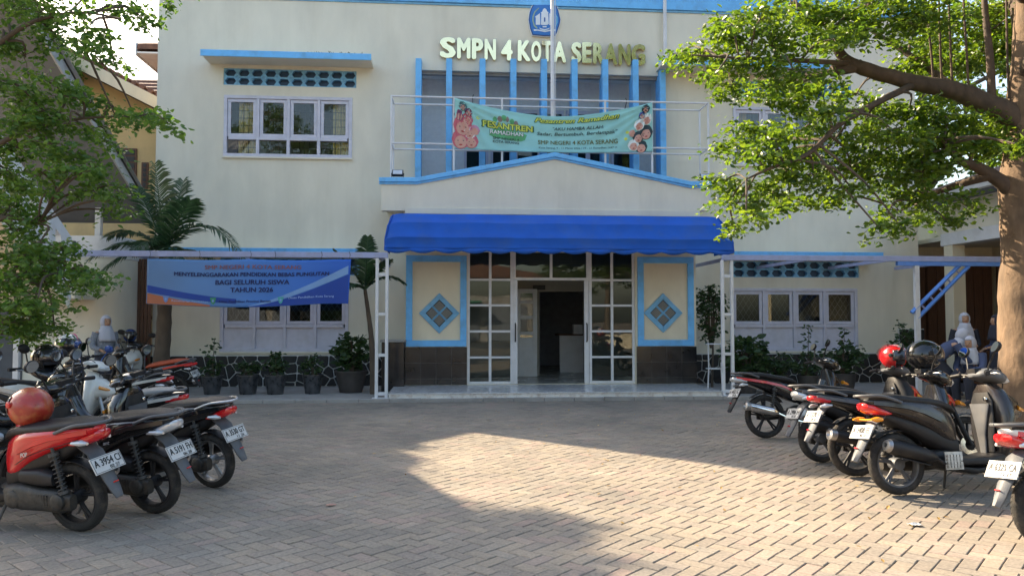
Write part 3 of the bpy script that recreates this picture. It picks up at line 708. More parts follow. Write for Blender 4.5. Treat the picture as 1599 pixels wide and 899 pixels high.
# awning
ax0, ax1 = fx(600, 15.15, 380), fx(1146, 15.15, 380); zv = P(850, 389, Y=15.1).z; zt_ = P(850, 338, Y=YP-.06).z
AW = thing('awning', 'rounded royal blue fabric awning with scalloped edge over the glass doors', 'awning', ((ax0+ax1)/2, YP, zv))
prof = [(YP-.06, zt_-.01), (15.72, zt_-.05), (15.34, zt_-.28), (15.15, zt_-.60), (15.12, zv)]
n = 96; pr = [Vector((0, *(np.array(prof[i])*(1-k/5)+np.array(prof[i+1])*k/5))) for i in range(4) for k in range(5)] + [Vector((0, *prof[-1]))]; v = []; f = []
for i in range(n+1):
    u = i/n; x = ax0+(ax1-ax0)*u; ee = min(u, 1-u)*(ax1-ax0); pinch = max(0, 1-ee/.30)
    for k, p in enumerate(pr):
        t = k/(len(pr)-1); sagr = -.020*math.sin((t*4 % 1)*math.pi)*(.6+.4*abs(math.sin(u*math.pi*5))) + .008*math.sin(u*math.pi*9)*math.sin(t*math.pi) + .012*mnoise.noise(Vector((x*1.3, t*3, 0)))
        xx = x + (1 if u < .5 else -1)*(.16*pinch*max(0, (.72-t))) 
        v.append((xx, p.y - sagr, p.z - .10*pinch**2*(1-t)*t*3 + sagr*.5))
K = len(pr)
for i in range(n):
    for k in range(K-1): f.append((i*K+k, (i+1)*K+k, (i+1)*K+k+1, i*K+k+1))
aw = mk('fabric', G().add(v, f), m['awning_blue'], AW, world=True, smooth=16, fix=False); so = aw.modifiers.new('solid', 'SOLIDIFY'); so.thickness = .004; so.offset = 1
nsc = 14; n = nsc*10; v = []; f = []
for i in range(n+1):
    u = i/n; x = ax0+(ax1-ax0)*u; d = .045+.055*abs(math.sin(u*nsc*math.pi)); y = 15.118 + .012*math.sin(u*40)
    v += [(x, y, zv+.005), (x, y-.006+.01*math.sin(u*70), zv-d)]
for i in range(n): f.append((2*i, 2*i+1, 2*i+3, 2*i+2))
vl = mk('valance', G().add(v, f), m['awning_blue'], AW, world=True, smooth=60, fix=False); so = vl.modifiers.new('solid', 'SOLIDIFY'); so.thickness = .004
for x in (ax0+.01, ax1-.01):
    q = [(p.y, p.z) for p in pr] + [(YP-.06, zv)]
    g = G(); s = 1 if x < 2 else -1
    g.prism(q, lambda a, b: (x + s*(.16*max(0, .72-(zt_-b)/(zt_-zv))), a+.01, b-.015), lambda a, b: (x+s*.008 + s*(.16*max(0, .72-(zt_-b)/(zt_-zv))), a+.01, b-.015)); mk('end_panel', g, m['awning_blue'], AW, world=True)
g = G()
for k in range(6):
    x = ax0+.1+(ax1-ax0-.2)*k/5; g.tube([(x, p.y+.05, p.z-.07) for p in pr], .012, 5)
for p in (pr[-1], pr[5], pr[10]): g.tube([(ax0+.2, p.y+.05, p.z-.05), (ax1-.2, p.y+.05, p.z-.05)], .014, 6)
mk('awning_frame', g, m['galv'], AW, world=True)

# light steel canopy frame: two ladder posts, long beams, rafters, brace
FY = 15.0; zB = P(600, 403, Y=FY).z; zT = zB+.11
FRM = thing('canopy_frame', 'pale steel canopy frame with ladder posts flanking the entrance', 'canopy frame', (2, FY, 0))
fp = lambda name, g, mat='steel_blue', **k: mk(name, g, m[mat], FRM, world=True, **k)
xl = -8.6; xr = 11.9
for a, b in ((xl, fx(606, FY, 400)), (fx(1128, FY, 400), xr)): fp('beam', G().box(a, b, FY-.05, FY+.05, zB, zT), bevel=.006)
for a, b in ((588.5, 604), (1128.5, 1143)):
    xa, xb = fx(a, FY, 500), fx(b, FY, 500); g = G()
    for x in (xa, xb): g.box(x-.03, x+.03, FY-.035, FY+.035, .06, zB-.002)
    for t in (.0, .30, .62, .93): z = .12 + t*(zB-.3); g.box(xa+.031, xb-.031, FY-.03, FY+.03, z, z+.06)
    fp('ladder_post', g, 'white_paint', bevel=.005)
    fp('foot_plate', G().box(xa-.08, xb+.08, FY-.1, FY+.1, .06, .072), 'white_paint')
for x in (-8.0, -6.2, -4.3, fx(590, FY), fx(1142, FY), 7.4, 9.2, 10.9): fp('rafter', G().box(x-.025, x+.025, FY+.051, YM-.07, zB+.02, zB+.09))
xb0 = fx(1432, FY, 480); z0 = P(1432, 497, Y=FY).z; xb1 = fx(1513, FY, 420)
for o in (0, .17): 
    d = Vector((xb1-xb0, 0, zB-z0)).normalized(); nn = Vector((-d.z, 0, d.x))*o
    fp('brace', G().tube([Vector((xb0, FY, z0))+nn, Vector((xb1, FY, zB-.09))+nn*.9], .045, 4), 'brace_blue')
g = G()
for k in range(1, 6):
    p = Vector((xb0, FY, z0)).lerp(Vector((xb1, FY, zB-.09)), k/6); nn = Vector((-d.z, 0, d.x))*.17; g.tube([p, p+nn], .02, 4)
fp('brace_rung', g, 'steel_blue')
fp('head_rail', G().box(fx(1400, FY, 405), fx(1560, FY, 410), FY-.045, FY+.045, zB-.09, zB-.003), 'brace_blue', bevel=.005)
fp('side_post', G().box(xb0-.05, xb0+.05, FY-.04, FY+.04, .06, zB-.001), 'white_paint', bevel=.005)
for x, nm in ((-8.2, 'side_post'), (11.6, 'side_post')): fp(nm, G().box(x-.05, x+.05, FY-.04, FY+.04, .06, zB-.001), 'white_paint', bevel=.005)

# banner frame on the porch roof and flagpole
BF0, BF1 = YP+.45, YP+1.05; zr0 = EZ+.18
BFR = thing('banner_rack', 'thin white pipe rack holding the green banner above the porch', 'rack', (2.2, BF0, zr0))
g1 = P(610, 148, Y=BF0); z_t = P(860, 156, Y=BF0).z; z_b = P(860, 228, Y=BF0).z
bp = lambda name, g: mk(name, g, m['white_paint'], BFR, world=True, smooth=50)
xa, xb = fx(611, BF0, 200), fx(1106, BF0, 200)
for y in (BF0, BF1):
    for z in (z_t, z_b): bp('rail', G().tube([(xa, y, z), (xb, y, z)], .022, 7))
for px in (611, 709, 784, 945, 1018, 1106):
    x = fx(px, BF0, 200)
    for y in ((BF0, BF1) if px in (611, 1106) else (BF0,)): bp('upright', G().tube([(x, y, zr0), (x, y, z_t+.02)], .024, 7))
for x in (xa, xb):
    for z in (z_t, z_b): bp('tie', G().tube([(x, BF0, z), (x, BF1, z)], .018, 6))
fxp = fx(863, BF0+.12, 100)
FP = thing('flagpole', 'tall thin white flagpole rising behind the green banner', 'flagpole', (fxp, BF0+.14, zr0))
mk('pole', G().tube([(fxp, BF0+.14, zr0), (fxp, BF0+.14, 9.2), (fxp, BF0+.14, 12.6)], [.05,.045,.03], 12), m['white_paint'], FP, world=True, smooth=60)
mk('base', G().box(fxp-.13, fxp+.13, BF0+.02, BF0+.27, zr0, zr0+.05), m['galv'], FP, world=True); mk('finial', G().lathe([(.01,12.6),(.06,12.64),(.06,12.7),(.01,12.75)], 12, Matrix.Translation((fxp, BF0+.14, 0))), m['gold'], FP, world=True, smooth=60)
g = G(); g.tube([(fxp+.06, BF0+.12, 5.6), (fxp+.07, BF0+.11, 9), (fxp+.04, BF0+.13, 12.5)], .006, 4); mk('halyard', g, m['white_paint'], FP, world=True)
for px, side in ((621, 'left'), (1101, 'right')):
    x = fx(px, YP+.08, 270); zc = gl[6][1]+.102 if px < 800 else gl[2][1]+.102
    fl = thing('floodlight', 'small black floodlight on the porch coping by the ' + ('sloping stair roof side' if px < 800 else 'big leafy tree side'), 'floodlight', (x, YP+.08, zc))
    Mx = Matrix.Translation((0, 0, .12)) @ Matrix.Rotation(R(-35), 4, 'X')
    mk('housing', G().box(-.12, .12, -.03, .03, -.08, .08, Mx), m['plastic_black'], fl, bevel=.008)
    mk('lens', G().box(-.1, .1, -.034, -.031, -.06, .06, Mx), m['clear_lens'], fl)
    mk('bracket', G().tube([(-.13,0,.12),(-.13,0,.0),(.13,0,.0),(.13,0,.12)], .012, 5), m['iron'], fl)
# ================================================================== banners (cloth with print laid on it)
def banner(name, label, S, W, H, mat, nx=60, nz=20):
    """S(u, v) -> world point of the cloth, u 0..1 across, v 0..1 up"""
    c = S(.5, 0); T = thing(name, label, 'banner', tuple(c))
    v = [S(i/nx, j/nz) for i in range(nx+1) for j in range(nz+1)]
    f = [(i*(nz+1)+j, (i+1)*(nz+1)+j, (i+1)*(nz+1)+j+1, i*(nz+1)+j+1) for i in range(nx) for j in range(nz)]
    o = mk('cloth', G().add(v, f), mat, T, world=True, smooth=80, fix=False); s = o.modifiers.new('solid', 'SOLIDIFY'); s.thickness = .003; s.offset = -1
    return T
def cutgrid(poly, S, off, nu=24):
    """print polygon in (u, v): triangulated fan of thin strips following the cloth"""
    us = [p[0] for p in poly]; u0, u1 = min(us), max(us); v = []; f = []
    def span(u):
        zs = []
        for i in range(len(poly)):
            a, b = poly[i], poly[(i+1) % len(poly)]
            if (a[0]-u)*(b[0]-u) <= 0 and a[0] != b[0]: zs.append(a[1]+(b[1]-a[1])*(u-a[0])/(b[0]-a[0]))
        return (min(zs), max(zs)) if zs else (0, 0)
    n = max(2, int(nu*(u1-u0))+2); nv = 8
    for i in range(n+1):
        u = u0+(u1-u0)*min(max(i/n, 1e-4), 1-1e-4); lo, hi = span(u)
        for j in range(nv+1): v.append(S(u, lo+(hi-lo)*j/nv) + Vector((0, -off, 0)))
    for i in range(n):
        for j in range(nv): f.append((i*(nv+1)+j, (i+1)*(nv+1)+j, (i+1)*(nv+1)+j+1, i*(nv+1)+j+1))
    return G().add(v, f)
def blob(cx, cy, rx, ry, n=20, sq=1): return [(cx+rx*math.cos(2*math.pi*i/n), cy+ry*math.sin(2*math.pi*i/n)) for i in range(n)]
def printed(T, S, poly, mat, off, name='print'): return mk(name, cutgrid(poly, S, off, 90), mat, T, world=True, fix=False)
def lettering(T, S, W, H, s, u0, u1, v0, v1, mat, bold=.0, off=.008, slant=0, arc=0):
    q, f, wd = text_vf(s, bold, slant); q = q.copy()
    lo, hi = 0.0, 1.0
    v = []
    for a, b, lay in q:
        t = a/wd; u = u0+(u1-u0)*t; vv = v0+(v1-v0)*b + arc*(4*t*(1-t)-1)
        v.append(S(min(max(u,0),1), min(max(vv,0),1)) + Vector((0, -off-lay*.0005, 0)))
    return mk('lettering', G().add(v, f), mat, T, world=True, fix=False)

# --- green banner above the porch
GX0, GX1 = fx(710, BF0, 200), fx(1018, BF0, 200); GW = GX1-GX0
zc0 = P(710, 153, Y=BF0-.05).z; zc1 = P(1018, 160, Y=BF0-.05).z; zb0 = P(710, 232, Y=BF0-.05).z; zb1 = P(1018, 237, Y=BF0-.05).z
zsag = P(862, 182, Y=BF0-.05).z
def SG(u, v):
    top = zc0+(zc1-zc0)*u; sag = (top - zsag)*(1-abs(2*u-1)**1.7); top -= sag
    bot = zb0+(zb1-zb0)*u - .06*math.sin(math.pi*u)
    r = 0.0
    for c, s in ((0, 1), (1, -1)):
        du = abs(u-c)*GW; dv = (1-v)*1.1; d = math.hypot(du, dv); a = math.atan2(dv, du+1e-6)
        r += .030*math.sin(a*26)*math.exp(-d*.75)*min(1, d*3)
    r += .014*mnoise.noise(Vector((u*6, v*3, 1)))
    return Vector((GX0+GW*u, BF0-.055 + r - .04*math.sin(math.pi*u)*(1-v)*.5, bot+(top-bot)*v))
TG = banner('green_banner', 'sagging mint green cloth banner with yellow green lettering and cartoon children', SG, GW, 1.1, m['mint'], 90, 26)
GR, YL, DK, WT = flat('ink_green', (.015,.11,.05)), flat('ink_lime', (.60,.66,.10)), flat('ink_dark', (.015,.04,.05)), flat('ink_white', (.75,.80,.78))
printed(TG, SG, [(.17,.36),(.20,.30),(.33,.26),(.35,.30),(.36,.44),(.30,.52),(.20,.54)], flat('ink_leaf', (.10,.38,.16)), .006)
for k, (cu, cv, r) in enumerate(((.20,.73,.012),(.225,.76,.014),(.245,.80,.016),(.262,.78,.010),(.285,.74,.012),(.305,.70,.012))): printed(TG, SG, blob(cu, cv, r, .07), [flat('ink_leaf', (.1,.3,.1)), flat('ink_taupe', (.25,.2,.18))][k % 2], .006)
lettering(TG, SG, GW, 1, 'PESANTREN', .132, .395, .53, .67, GR, .16, .009); lettering(TG, SG, GW, 1, 'PESANTREN', .139, .388, .53, .67, YL, .05, .017)
lettering(TG, SG, GW, 1, 'RAMADHAN', .173, .344, .39, .485, GR, .12, .009); lettering(TG, SG, GW, 1, 'RAMADHAN', .176, .341, .39, .485, WT, .03, .017)
lettering(TG, SG, GW, 1, 'SMP NEGERI 4', .19, .32, .265, .325, DK, .02); lettering(TG, SG, GW, 1, 'KOTA SERANG', .19, .32, .185, .245, DK, .02)
lettering(TG, SG, GW, 1, 'Pesantren Ramadhan', .395, .832, .80, .93, GR, .12, .009, .35); lettering(TG, SG, GW, 1, 'Pesantren Ramadhan', .399, .828, .805, .925, YL, .03, .017, .35)
lettering(TG, SG, GW, 1, '"AKU HAMBA ALLAH:', .49, .75, .605, .685, DK, .015, .008, .2); lettering(TG, SG, GW, 1, 'Sadar, Bertumbuh, Berdampak"', .41, .82, .46, .545, DK, .01, .008, .2)
lettering(TG, SG, GW, 1, 'SMP NEGERI 4 KOTA SERANG', .415, .82, .215, .32, flat('ink_olive', (.12,.12,.02)), .02); lettering(TG, SG, GW, 1, 'Kota Serang, 9 - 11 Maret 2026 / 19 - 21 Ramadhan 1447 H', .42, .815, .095, .145, DK, .0)
FA_, PK = flat('ink_face', (.62,.33,.26)), flat('ink_pink', (.55,.12,.16))
kids = [(.030,.16,.045,.0,PK),(.040,.44,.048,.0,PK),(.022,.66,.026,.0,flat('ink_plum',(.2,.06,.14))),(.062,.60,.030,.0,PK),(.075,.33,.030,.0,WT),(.100,.40,.026,.0,flat('ink_rose',(.55,.25,.36))),(.083,.15,.036,.0,PK),(.068,.76,.020,.0,flat('ink_plum',(.2,.06,.14))),(.040,.86,.022,0,flat('ink_teal',(.08,.2,.22))),
        (.965,.88,.022,.0,DK),(.970,.66,.028,.0,WT),(.930,.56,.028,.0,WT),(.965,.38,.036,.0,DK),(.925,.30,.030,.0,DK),(.900,.13,.030,.0,WT),(.940,.09,.032,.0,DK),(.893,.40,.018,.0,FA_),(.945,.76,.018,0,flat('ink_navy',(.04,.07,.3)))]
for k, (cu, cv, r, _, hat) in enumerate(kids):
    o_ = .011+.0015*(k % 3); ry = r*GW/1.05
    printed(TG, SG, blob(cu, cv+ry*.15, r, ry), hat, o_, 'figure_hood'); printed(TG, SG, blob(cu, cv-ry*.12, r*.70, ry*.66), FA_, o_+.004, 'figure_face')
    if r > .027:
        for s in (-1, 1): printed(TG, SG, blob(cu+s*r*.3, cv+ry*.02, r*.09, ry*.06, 8), DK, o_+.007, 'figure_eye')
        printed(TG, SG, blob(cu, cv-ry*.42, r*.22, ry*.09, 8), flat('ink_mouth', (.35,.03,.03)), o_+.007, 'figure_mouth')
for cu, cv in ((.115,.70), (.86,.30), (.87,.45)): printed(TG, SG, blob(cu, cv, .010, .04, 8), YL, .006)
for px, pyk in ((738, 0), (975, 0)):
    x = fx(px, BF0, 160); u = (x-GX0)/GW; p = SG(u, 1)
    mk('tie_cord', G().tube([p, (p.x+(.06 if px > 800 else .0), BF0, z_t+.02), (p.x+.02, BF0-.02, z_t+.07)], .01, 5), m['iron'], TG, world=True)

# --- blue banner hung from the canopy beam
HX0, HX1 = fx(229, FY-.07, 440), fx(548, FY-.07, 440); HW = HX1-HX0
ht0, ht1 = P(229, 404, Y=FY-.07).z, P(548, 405, Y=FY-.07).z; hb0, hb1 = P(229, 474, Y=FY-.07).z, P(548, 474, Y=FY-.07).z
def SH(u, v):
    top = ht0+(ht1-ht0)*u - .05*math.sin(math.pi*u)*abs(math.sin(math.pi*u*2))*.5; bot = hb0+(hb1-hb0)*u - .07*math.sin(math.pi*min(1, u*1.15))
    uu = u - .012*(1-v)*u
    return Vector((HX0+HW*uu, FY-.075 + .016*math.sin(u*23+v*2)*(1-.4*v) + .02*mnoise.noise(Vector((u*5, v*2.5, 4))) , bot+(top-bot)*v))
m_sheet, t_, b_ = nodes('sheet_gradient'); tc_ = t_.nodes.new('ShaderNodeTexCoord'); sx_ = t_.nodes.new('ShaderNodeSeparateXYZ'); mr_ = t_.nodes.new('ShaderNodeMapRange'); rp_ = t_.nodes.new('ShaderNodeValToRGB')
t_.links.new(tc_.outputs['Object'], sx_.inputs[0]); t_.links.new(sx_.outputs['X'], mr_.inputs['Value']); mr_.inputs['From Min'].default_value = -HW/2; mr_.inputs['From Max'].default_value = HW/2
rp_.color_ramp.elements[0].color = (.12,.24,.46,1); rp_.color_ramp.elements[1].color = (.02,.12,.58,1); e_ = rp_.color_ramp.elements.new(.3); e_.color = (.11,.25,.55,1); e_ = rp_.color_ramp.elements.new(.6); e_.color = (.06,.20,.60,1)
t_.links.new(mr_.outputs[0], rp_.inputs[0]); t_.links.new(rp_.outputs[0], b_.inputs['Base Color']); b_.inputs['Roughness'].default_value = .55
TB = banner('blue_banner', 'blue cloth banner with dark lettering hung under the canopy beam', SH, HW, .9, m_sheet, 70, 18)
PALE, PAL2 = flat('ink_sky', (.10,.28,.70)), flat('ink_paler', (.22,.36,.70)); NAVY = flat('ink_deep', (.010,.055,.34)); OR = flat('ink_orange', (.42,.14,.07)); LT = flat('ink_light', (.20,.36,.66))
arc = lambda fn, a, b, n=20: [(a+(b-a)*i/n, fn(a+(b-a)*i/n)) for i in range(n+1)]
low = lambda u: .42 - .78*u + .62*u*u
0 and printed(TB, SH, [(.01,.985)] + [(.01, .46)] + arc(lambda u: max(.03, .43-.75*u+.60*u*u), .02, .62) + [(.80,.22),(.985,.62),(.70,.985)], PALE, .004)
0 and printed(TB, SH, [(.01,.97),(.01,.5)] + arc(lambda u: max(.06, .46-.75*u+.62*u*u), .02, .5) + [(.52,.3),(.42,.97)], flat('ink_mist', (.20,.30,.52)), .0065)
printed(TB, SH, arc(lambda u: .42-.80*u+.55*u*u, .004, .44) + arc(lambda u: .26-.62*u+.45*u*u, .44, .004), NAVY, .009)
printed(TB, SH, arc(lambda u: .24-.75*u+.35*u*u, .004, .31) + [(.31,.01),(.004,.01)], OR, .010)
printed(TB, SH, arc(lambda u: .012+1.9*max(0,u-.48)**1.62, .50, .996) + [(.996,.008),(.50,.008)], NAVY, .0085)
printed(TB, SH, arc(lambda u: .02+2.15*max(0,u-.48)**1.40, .50, .99) + arc(lambda u: .014+1.9*max(0,u-.48)**1.58, .99, .50), LT, .0095)
NV = flat('ink_navytext', (.008,.014,.10)); RD = flat('ink_rust', (.26,.11,.12)); B2 = flat('ink_faint', (.35,.5,.85))
lettering(TB, SH, HW, 1, 'SMP NEGERI 4 KOTA SERANG', .28, .755, .80, .885, RD, .025, .014)
lettering(TB, SH, HW, 1, 'MENYELENGGARAKAN PENDIDIKAN BEBAS PUNGUTAN', .135, .895, .645, .725, NV, .035, .014)
lettering(TB, SH, HW, 1, 'BAGI SELURUH SISWA', .335, .70, .475, .57, NV, .035, .014); lettering(TB, SH, HW, 1, 'TAHUN 2026', .41, .62, .315, .41, NV, .035, .014)
lettering(TB, SH, HW, 1, 'Dinas Pendidikan Provinsi Banten', .355, .61, .10, .145, NV, .02, .014); lettering(TB, SH, HW, 1, 'Dinas Pendidikan Kota Serang', .70, .925, .15, .195, B2, .01, .014); lettering(TB, SH, HW, 1, 'Kementerian Pendidikan', .125, .30, .085, .125, B2, .0, .014)
for u, c in ((.095, flat('ink_badge', (.15,.25,.55))), (.325, flat('ink_green2', (.05,.28,.16))), (.66, flat('ink_green3', (.08,.40,.40)))):
    printed(TB, SH, [(u-.016,.20),(u-.014,.10),(u,.05),(u+.014,.10),(u+.016,.20)], c, .014, 'badge'); printed(TB, SH, blob(u, .13, .006, .03, 10), PAL2, .018, 'badge_mark')
for u in (.01, .25, .5, .62, .85, .99):
    p = SH(u, 1); mk('tie_cord', G().tube([p, (p.x+.02, FY-.06, zB+.05), (p.x, FY-.055, zT+.01)], .004, 4), m['iron'], TB, world=True)

# ================================================================== left: stair flight, landing, gate, far wing
SXR = -6.75
ST = thing('stair_block', 'covered outdoor stair with sloping roof and white slotted parapet beside the school', 'stairway', (-7.8, 14.8, 0))
sp = lambda name, g, mat, parent=None, **k: mk(name, g, m[mat], parent or ST, world=True, **k)
r0, r1 = P(70, 52, X=SXR), P(236, 338, X=SXR)
dirv = (r1-r0); a0 = r0 - dirv*.55; a1 = r1
g = G(); g.add([(SXR, a0.y, a0.z),(SXR, a1.y, a1.z),(SXR, a1.y, a1.z-.16),(SXR, a0.y, a0.z-.16),(-10.2, a0.y, a0.z),(-10.2, a1.y, a1.z),(-10.2, a1.y, a1.z-.16),(-10.2, a0.y, a0.z-.16)], [(0,1,2,3),(4,7,6,5),(0,4,5,1),(3,2,6,7),(0,3,7,4),(1,5,6,2)])
sp('stair_roof', g, 'grey_soffit')
nrm = Vector((0, -dirv.z, dirv.y)).normalized()
g = G()
for k in range(3):
    pass
q = [a0, a1]
g.add([(SXR+.035, p.y, p.z+o) for o in (.03, -.20) for p in q] + [(SXR+.002, p.y, p.z+o) for o in (.03, -.20) for p in q], [(0,1,3,2),(4,6,7,5),(0,4,5,1),(2,3,7,6),(0,2,6,4),(1,5,7,3)])
sp('roof_fascia', g, 'galv')
# corrugated sheet lying on the slab
v = []; f = []; nC = 60
for i in range(nC+1):
    t = i/nC; x = -10.25 + (SXR+.12+10.25)*t; dz = .05 + .025*math.sin(i*math.pi/1.5)
    for p in (a0, a1): v.append((x, p.y+(.1 if p is a1 else 0), p.z+dz))
for i in range(nC): f.append((2*i, 2*i+2, 2*i+3, 2*i+1))
o = sp('roof_sheet', G().add(v, f), 'galv', fix=False); so = o.modifiers.new('s', 'SOLIDIFY'); so.thickness = .004
# parapet of the flight with slots, white
p0, p1 = P(20, 236, X=-7.05), P(113, 372, X=-7.05); dv = p1-p0; q0 = p0-dv*.9; n = 9
for k in range(n):
    A = q0.lerp(p1, k/n); Bq = q0.lerp(p1, (k+1)/n); sl = (Bq.z-A.z)/(Bq.y-A.y); w_ = (Bq.y-A.y)
    for (ya, yb, o0, o1) in ((A.y, Bq.y, 0, -.25), (A.y, A.y+w_*.55, -.25, -.72), (A.y, Bq.y, -.72, -1.15)):
        zz = lambda y: A.z + (y-A.y)*sl
        g = G(); g.add([(x, y, zz(y)+o_) for x in (-7.17, -7.05) for y, o_ in ((ya,o0),(yb,o0),(yb,o1),(ya,o1))], [(0,1,2,3),(4,7,6,5),(0,4,5,1),(3,2,6,7),(0,3,7,4),(1,5,6,2)])
        sp('parapet_piece', g, 'white_paint')
# stair underside slab
g = G(); g.add([(x, p.y, p.z-1.15-o_) for x in (-9.6, -7.06) for p, o_ in ((q0,0),(p1,0),(p1,.18),(q0,.18))], [(0,1,2,3),(4,7,6,5),(0,4,5,1),(3,2,6,7),(0,3,7,4),(1,5,6,2)]); sp('flight_slab', g, 'cream')
# landing wall facing the yard, with rounded corner end
LYW = 16.6; lx0, lx1 = -13.5, fx(183, LYW, 450); lz = P(130, 368, Y=LYW).z
path = [(lx0, LYW), (lx1-.5, LYW)] + [(lx1-.5+.5*math.sin(a), LYW+.5-.5*math.cos(a)) for a in np.linspace(.2, math.pi/2, 6)] + [(lx1, YM+.6)]
back = [(x, y+.14) for x, y in path[:-2]] + [(lx1-.14, path[-2][1]), (lx1-.14, YM+.6)]
zl = P(150, 402, Y=LYW).z
g = G(); g.prism(path+back[::-1], lambda a, b: (a, b, 0), lambda a, b: (a, b, zl)); sp('landing_wall', g, 'cream', smooth=30)
g = G(); g.prism([(x+.02 if i > 1 else x, y-.03) for i, (x, y) in enumerate(path)]+[(x, y+.02) for x, y in back[::-1]], lambda a, b: (a, b, zl+.002), lambda a, b: (a, b, lz)); sp('landing_parapet', g, 'white_paint', smooth=30)
sp('landing_floor', G().box(lx0, lx1-.15, LYW+.15, YM+2, zl-.3, zl-.1), 'concrete')
sp('dark_opening', G().box(fx(0,LYW)-1.2, fx(36, LYW, 540), LYW-.02, LYW-.003, .06, 2.0), 'dark_room')  # flat dark panel, its colour standing in for a shaded opening
xp = fx(154.5, 17.0, 330); sp('landing_post', G().box(xp-.06, xp+.06, 16.95, 17.07, lz-.3, lz+1.6), 'white_paint', bevel=.006)
g = G(); g.box(fx(112,LYW-.1), fx(118,LYW-.1), LYW-.1, LYW-.032, lz-.32, lz-.12); sp('wall_socket', g, 'iron')
sp('soffit_board', G().box(fx(80,LYW,470), fx(150,LYW,470), LYW-.9, LYW-.035, P(110,468,Y=LYW).z, P(110,468,Y=LYW).z+.5), 'cream')
# brown slatted gate
gx0, gx1 = fx(185, YM-.25, 500), fx(236, YM-.25, 500); gz = P(205, 404, Y=YM-.25).z
GT = thing('slatted_gate', 'tall dark brown slatted gate between the stair wall and the school', 'gate', ((gx0+gx1)/2, YM-.25, .06))
ns = 9
for k in range(ns):
    a = gx0+(gx1-gx0)*k/ns; mk('slat', G().box(a+.006, a+(gx1-gx0)/ns-.006, YM-.27, YM-.235, .08, gz), m['brown_door'], GT, world=True, bevel=.004)
for z in (.3, 1.6, gz-.25): mk('gate_rail', G().box(gx0, gx1, YM-.234, YM-.2, z, z+.08), m['brown_door'], GT, world=True)
# the yellow wing behind
YW = 19.4
WG = thing('yellow_wing', 'yellow gabled classroom wing with tiled roof behind the stair', 'building', (-12, YW, 0))
wp = lambda name, g, mat, parent=None, **k: mk(name, g, m[mat], parent or WG, world=True, **k)
e1 = P(262, 165, Y=YW-.6); e0 = P(70, 68, Y=YW-.6); slope = (e0.z-e1.z)/(e1.x-e0.x); apx = e0.x-1.3; apz = e0.z+1.3*slope; ex_l = apx-(e1.x-apx)
wl, wr = ex_l+.9, e1.x-.2
prof = [(wl, 0), (wr, 0), (wr, e1.z+(e1.x-wr)*slope-.2), (apx, apz-.2), (wl, e1.z+(wl-ex_l)*slope-.2)]
wp('wall', G().plate(prof, YW, YW+12), 'yellow_wall')
def slab(xa, za, xb, zb, y0, y1, t): return G().plate([(xa, za), (xb, zb), (xb, zb+t), (xa, za+t)], y0, y1)
for xa, za, xb, zb in ((ex_l, e1.z, apx, apz), (apx, apz, e1.x, e1.z)):
    rf = wp('roof_plane', slab(xa, za, xb, zb, YW-.6, YW+12.6, .1), 'roof_tile')
    wp('barge_board', slab(xa, za-.22, xb, zb-.22, YW-.64, YW-.602, .30), 'cream_warm', rf)
    nr = 22
    L = math.hypot(xb-xa, zb-za); ux, uz = (xb-xa)/L, (zb-za)/L; nx_, nz_ = -uz, ux
    for k in range(nr):
        s = L*(k+.5)/nr; x, z = xa+ux*s+nx_*.12, za+uz*s+nz_*.12
        g = G(); g.tube([(x, YW-.62, z), (x, YW+12.6, z)], .07, 6); wp('tile_row', g, 'roof_tile', rf, smooth=60)
for a, b, c, d in ((188, 215, 232, 268), (222, 233, 254, 276), (120, 160, 215, 260)):
    x0, x1, z1, z0 = P(a, c, Y=YW).x, P(b, c, Y=YW).x, P(a, c, Y=YW).z, P(a, d, Y=YW).z
    w_ = wp('window', G().box(x0, x1, YW-.05, YW-.002, z0-.3, z1), 'brown_door', bevel=.01)
    for k in range(5): wp('louvre', G().box(x0+.05, x1-.05, YW-.07, YW-.052, z0-.25+(z1-z0+.25)*k/5, z0-.25+(z1-z0+.25)*(k+.7)/5), 'iron', w_)
# a second brown roof further back
BK = thing('rear_roof', 'brown tiled roof showing between yellow gable and white wall', 'building', (-9, 27, 0))
t0, t1 = P(150, 122, Y=27), P(330, 126, Y=27); b0 = P(150, 172, Y=24)
mk('wall', G().box(-13, -5, 26.5, 33, 0, t0.z-1.2), m['yellow_wall'], BK, world=True)
for k in range(9):
    f0, f1 = k/9, (k+1)/9
    za, zb = t0.z+(b0.z-t0.z)*f0, t0.z+(b0.z-t0.z)*f1; ya, yb = 27+(24-27)*f0, 27+(24-27)*f1
    mk('tile_course', G().add([(-13.5, ya, za),(-4, ya, za),(-4, yb-.05, zb+.05),(-13.5, yb-.05, zb+.05),(-13.5, ya, za-.08),(-4, ya, za-.08),(-4, yb-.05, zb-.03),(-13.5, yb-.05, zb-.03)], [(0,3,2,1),(4,5,6,7),(0,1,5,4),(1,2,6,5),(2,3,7,6),(3,0,4,7)]), m['roof_tile'], BK, world=True)

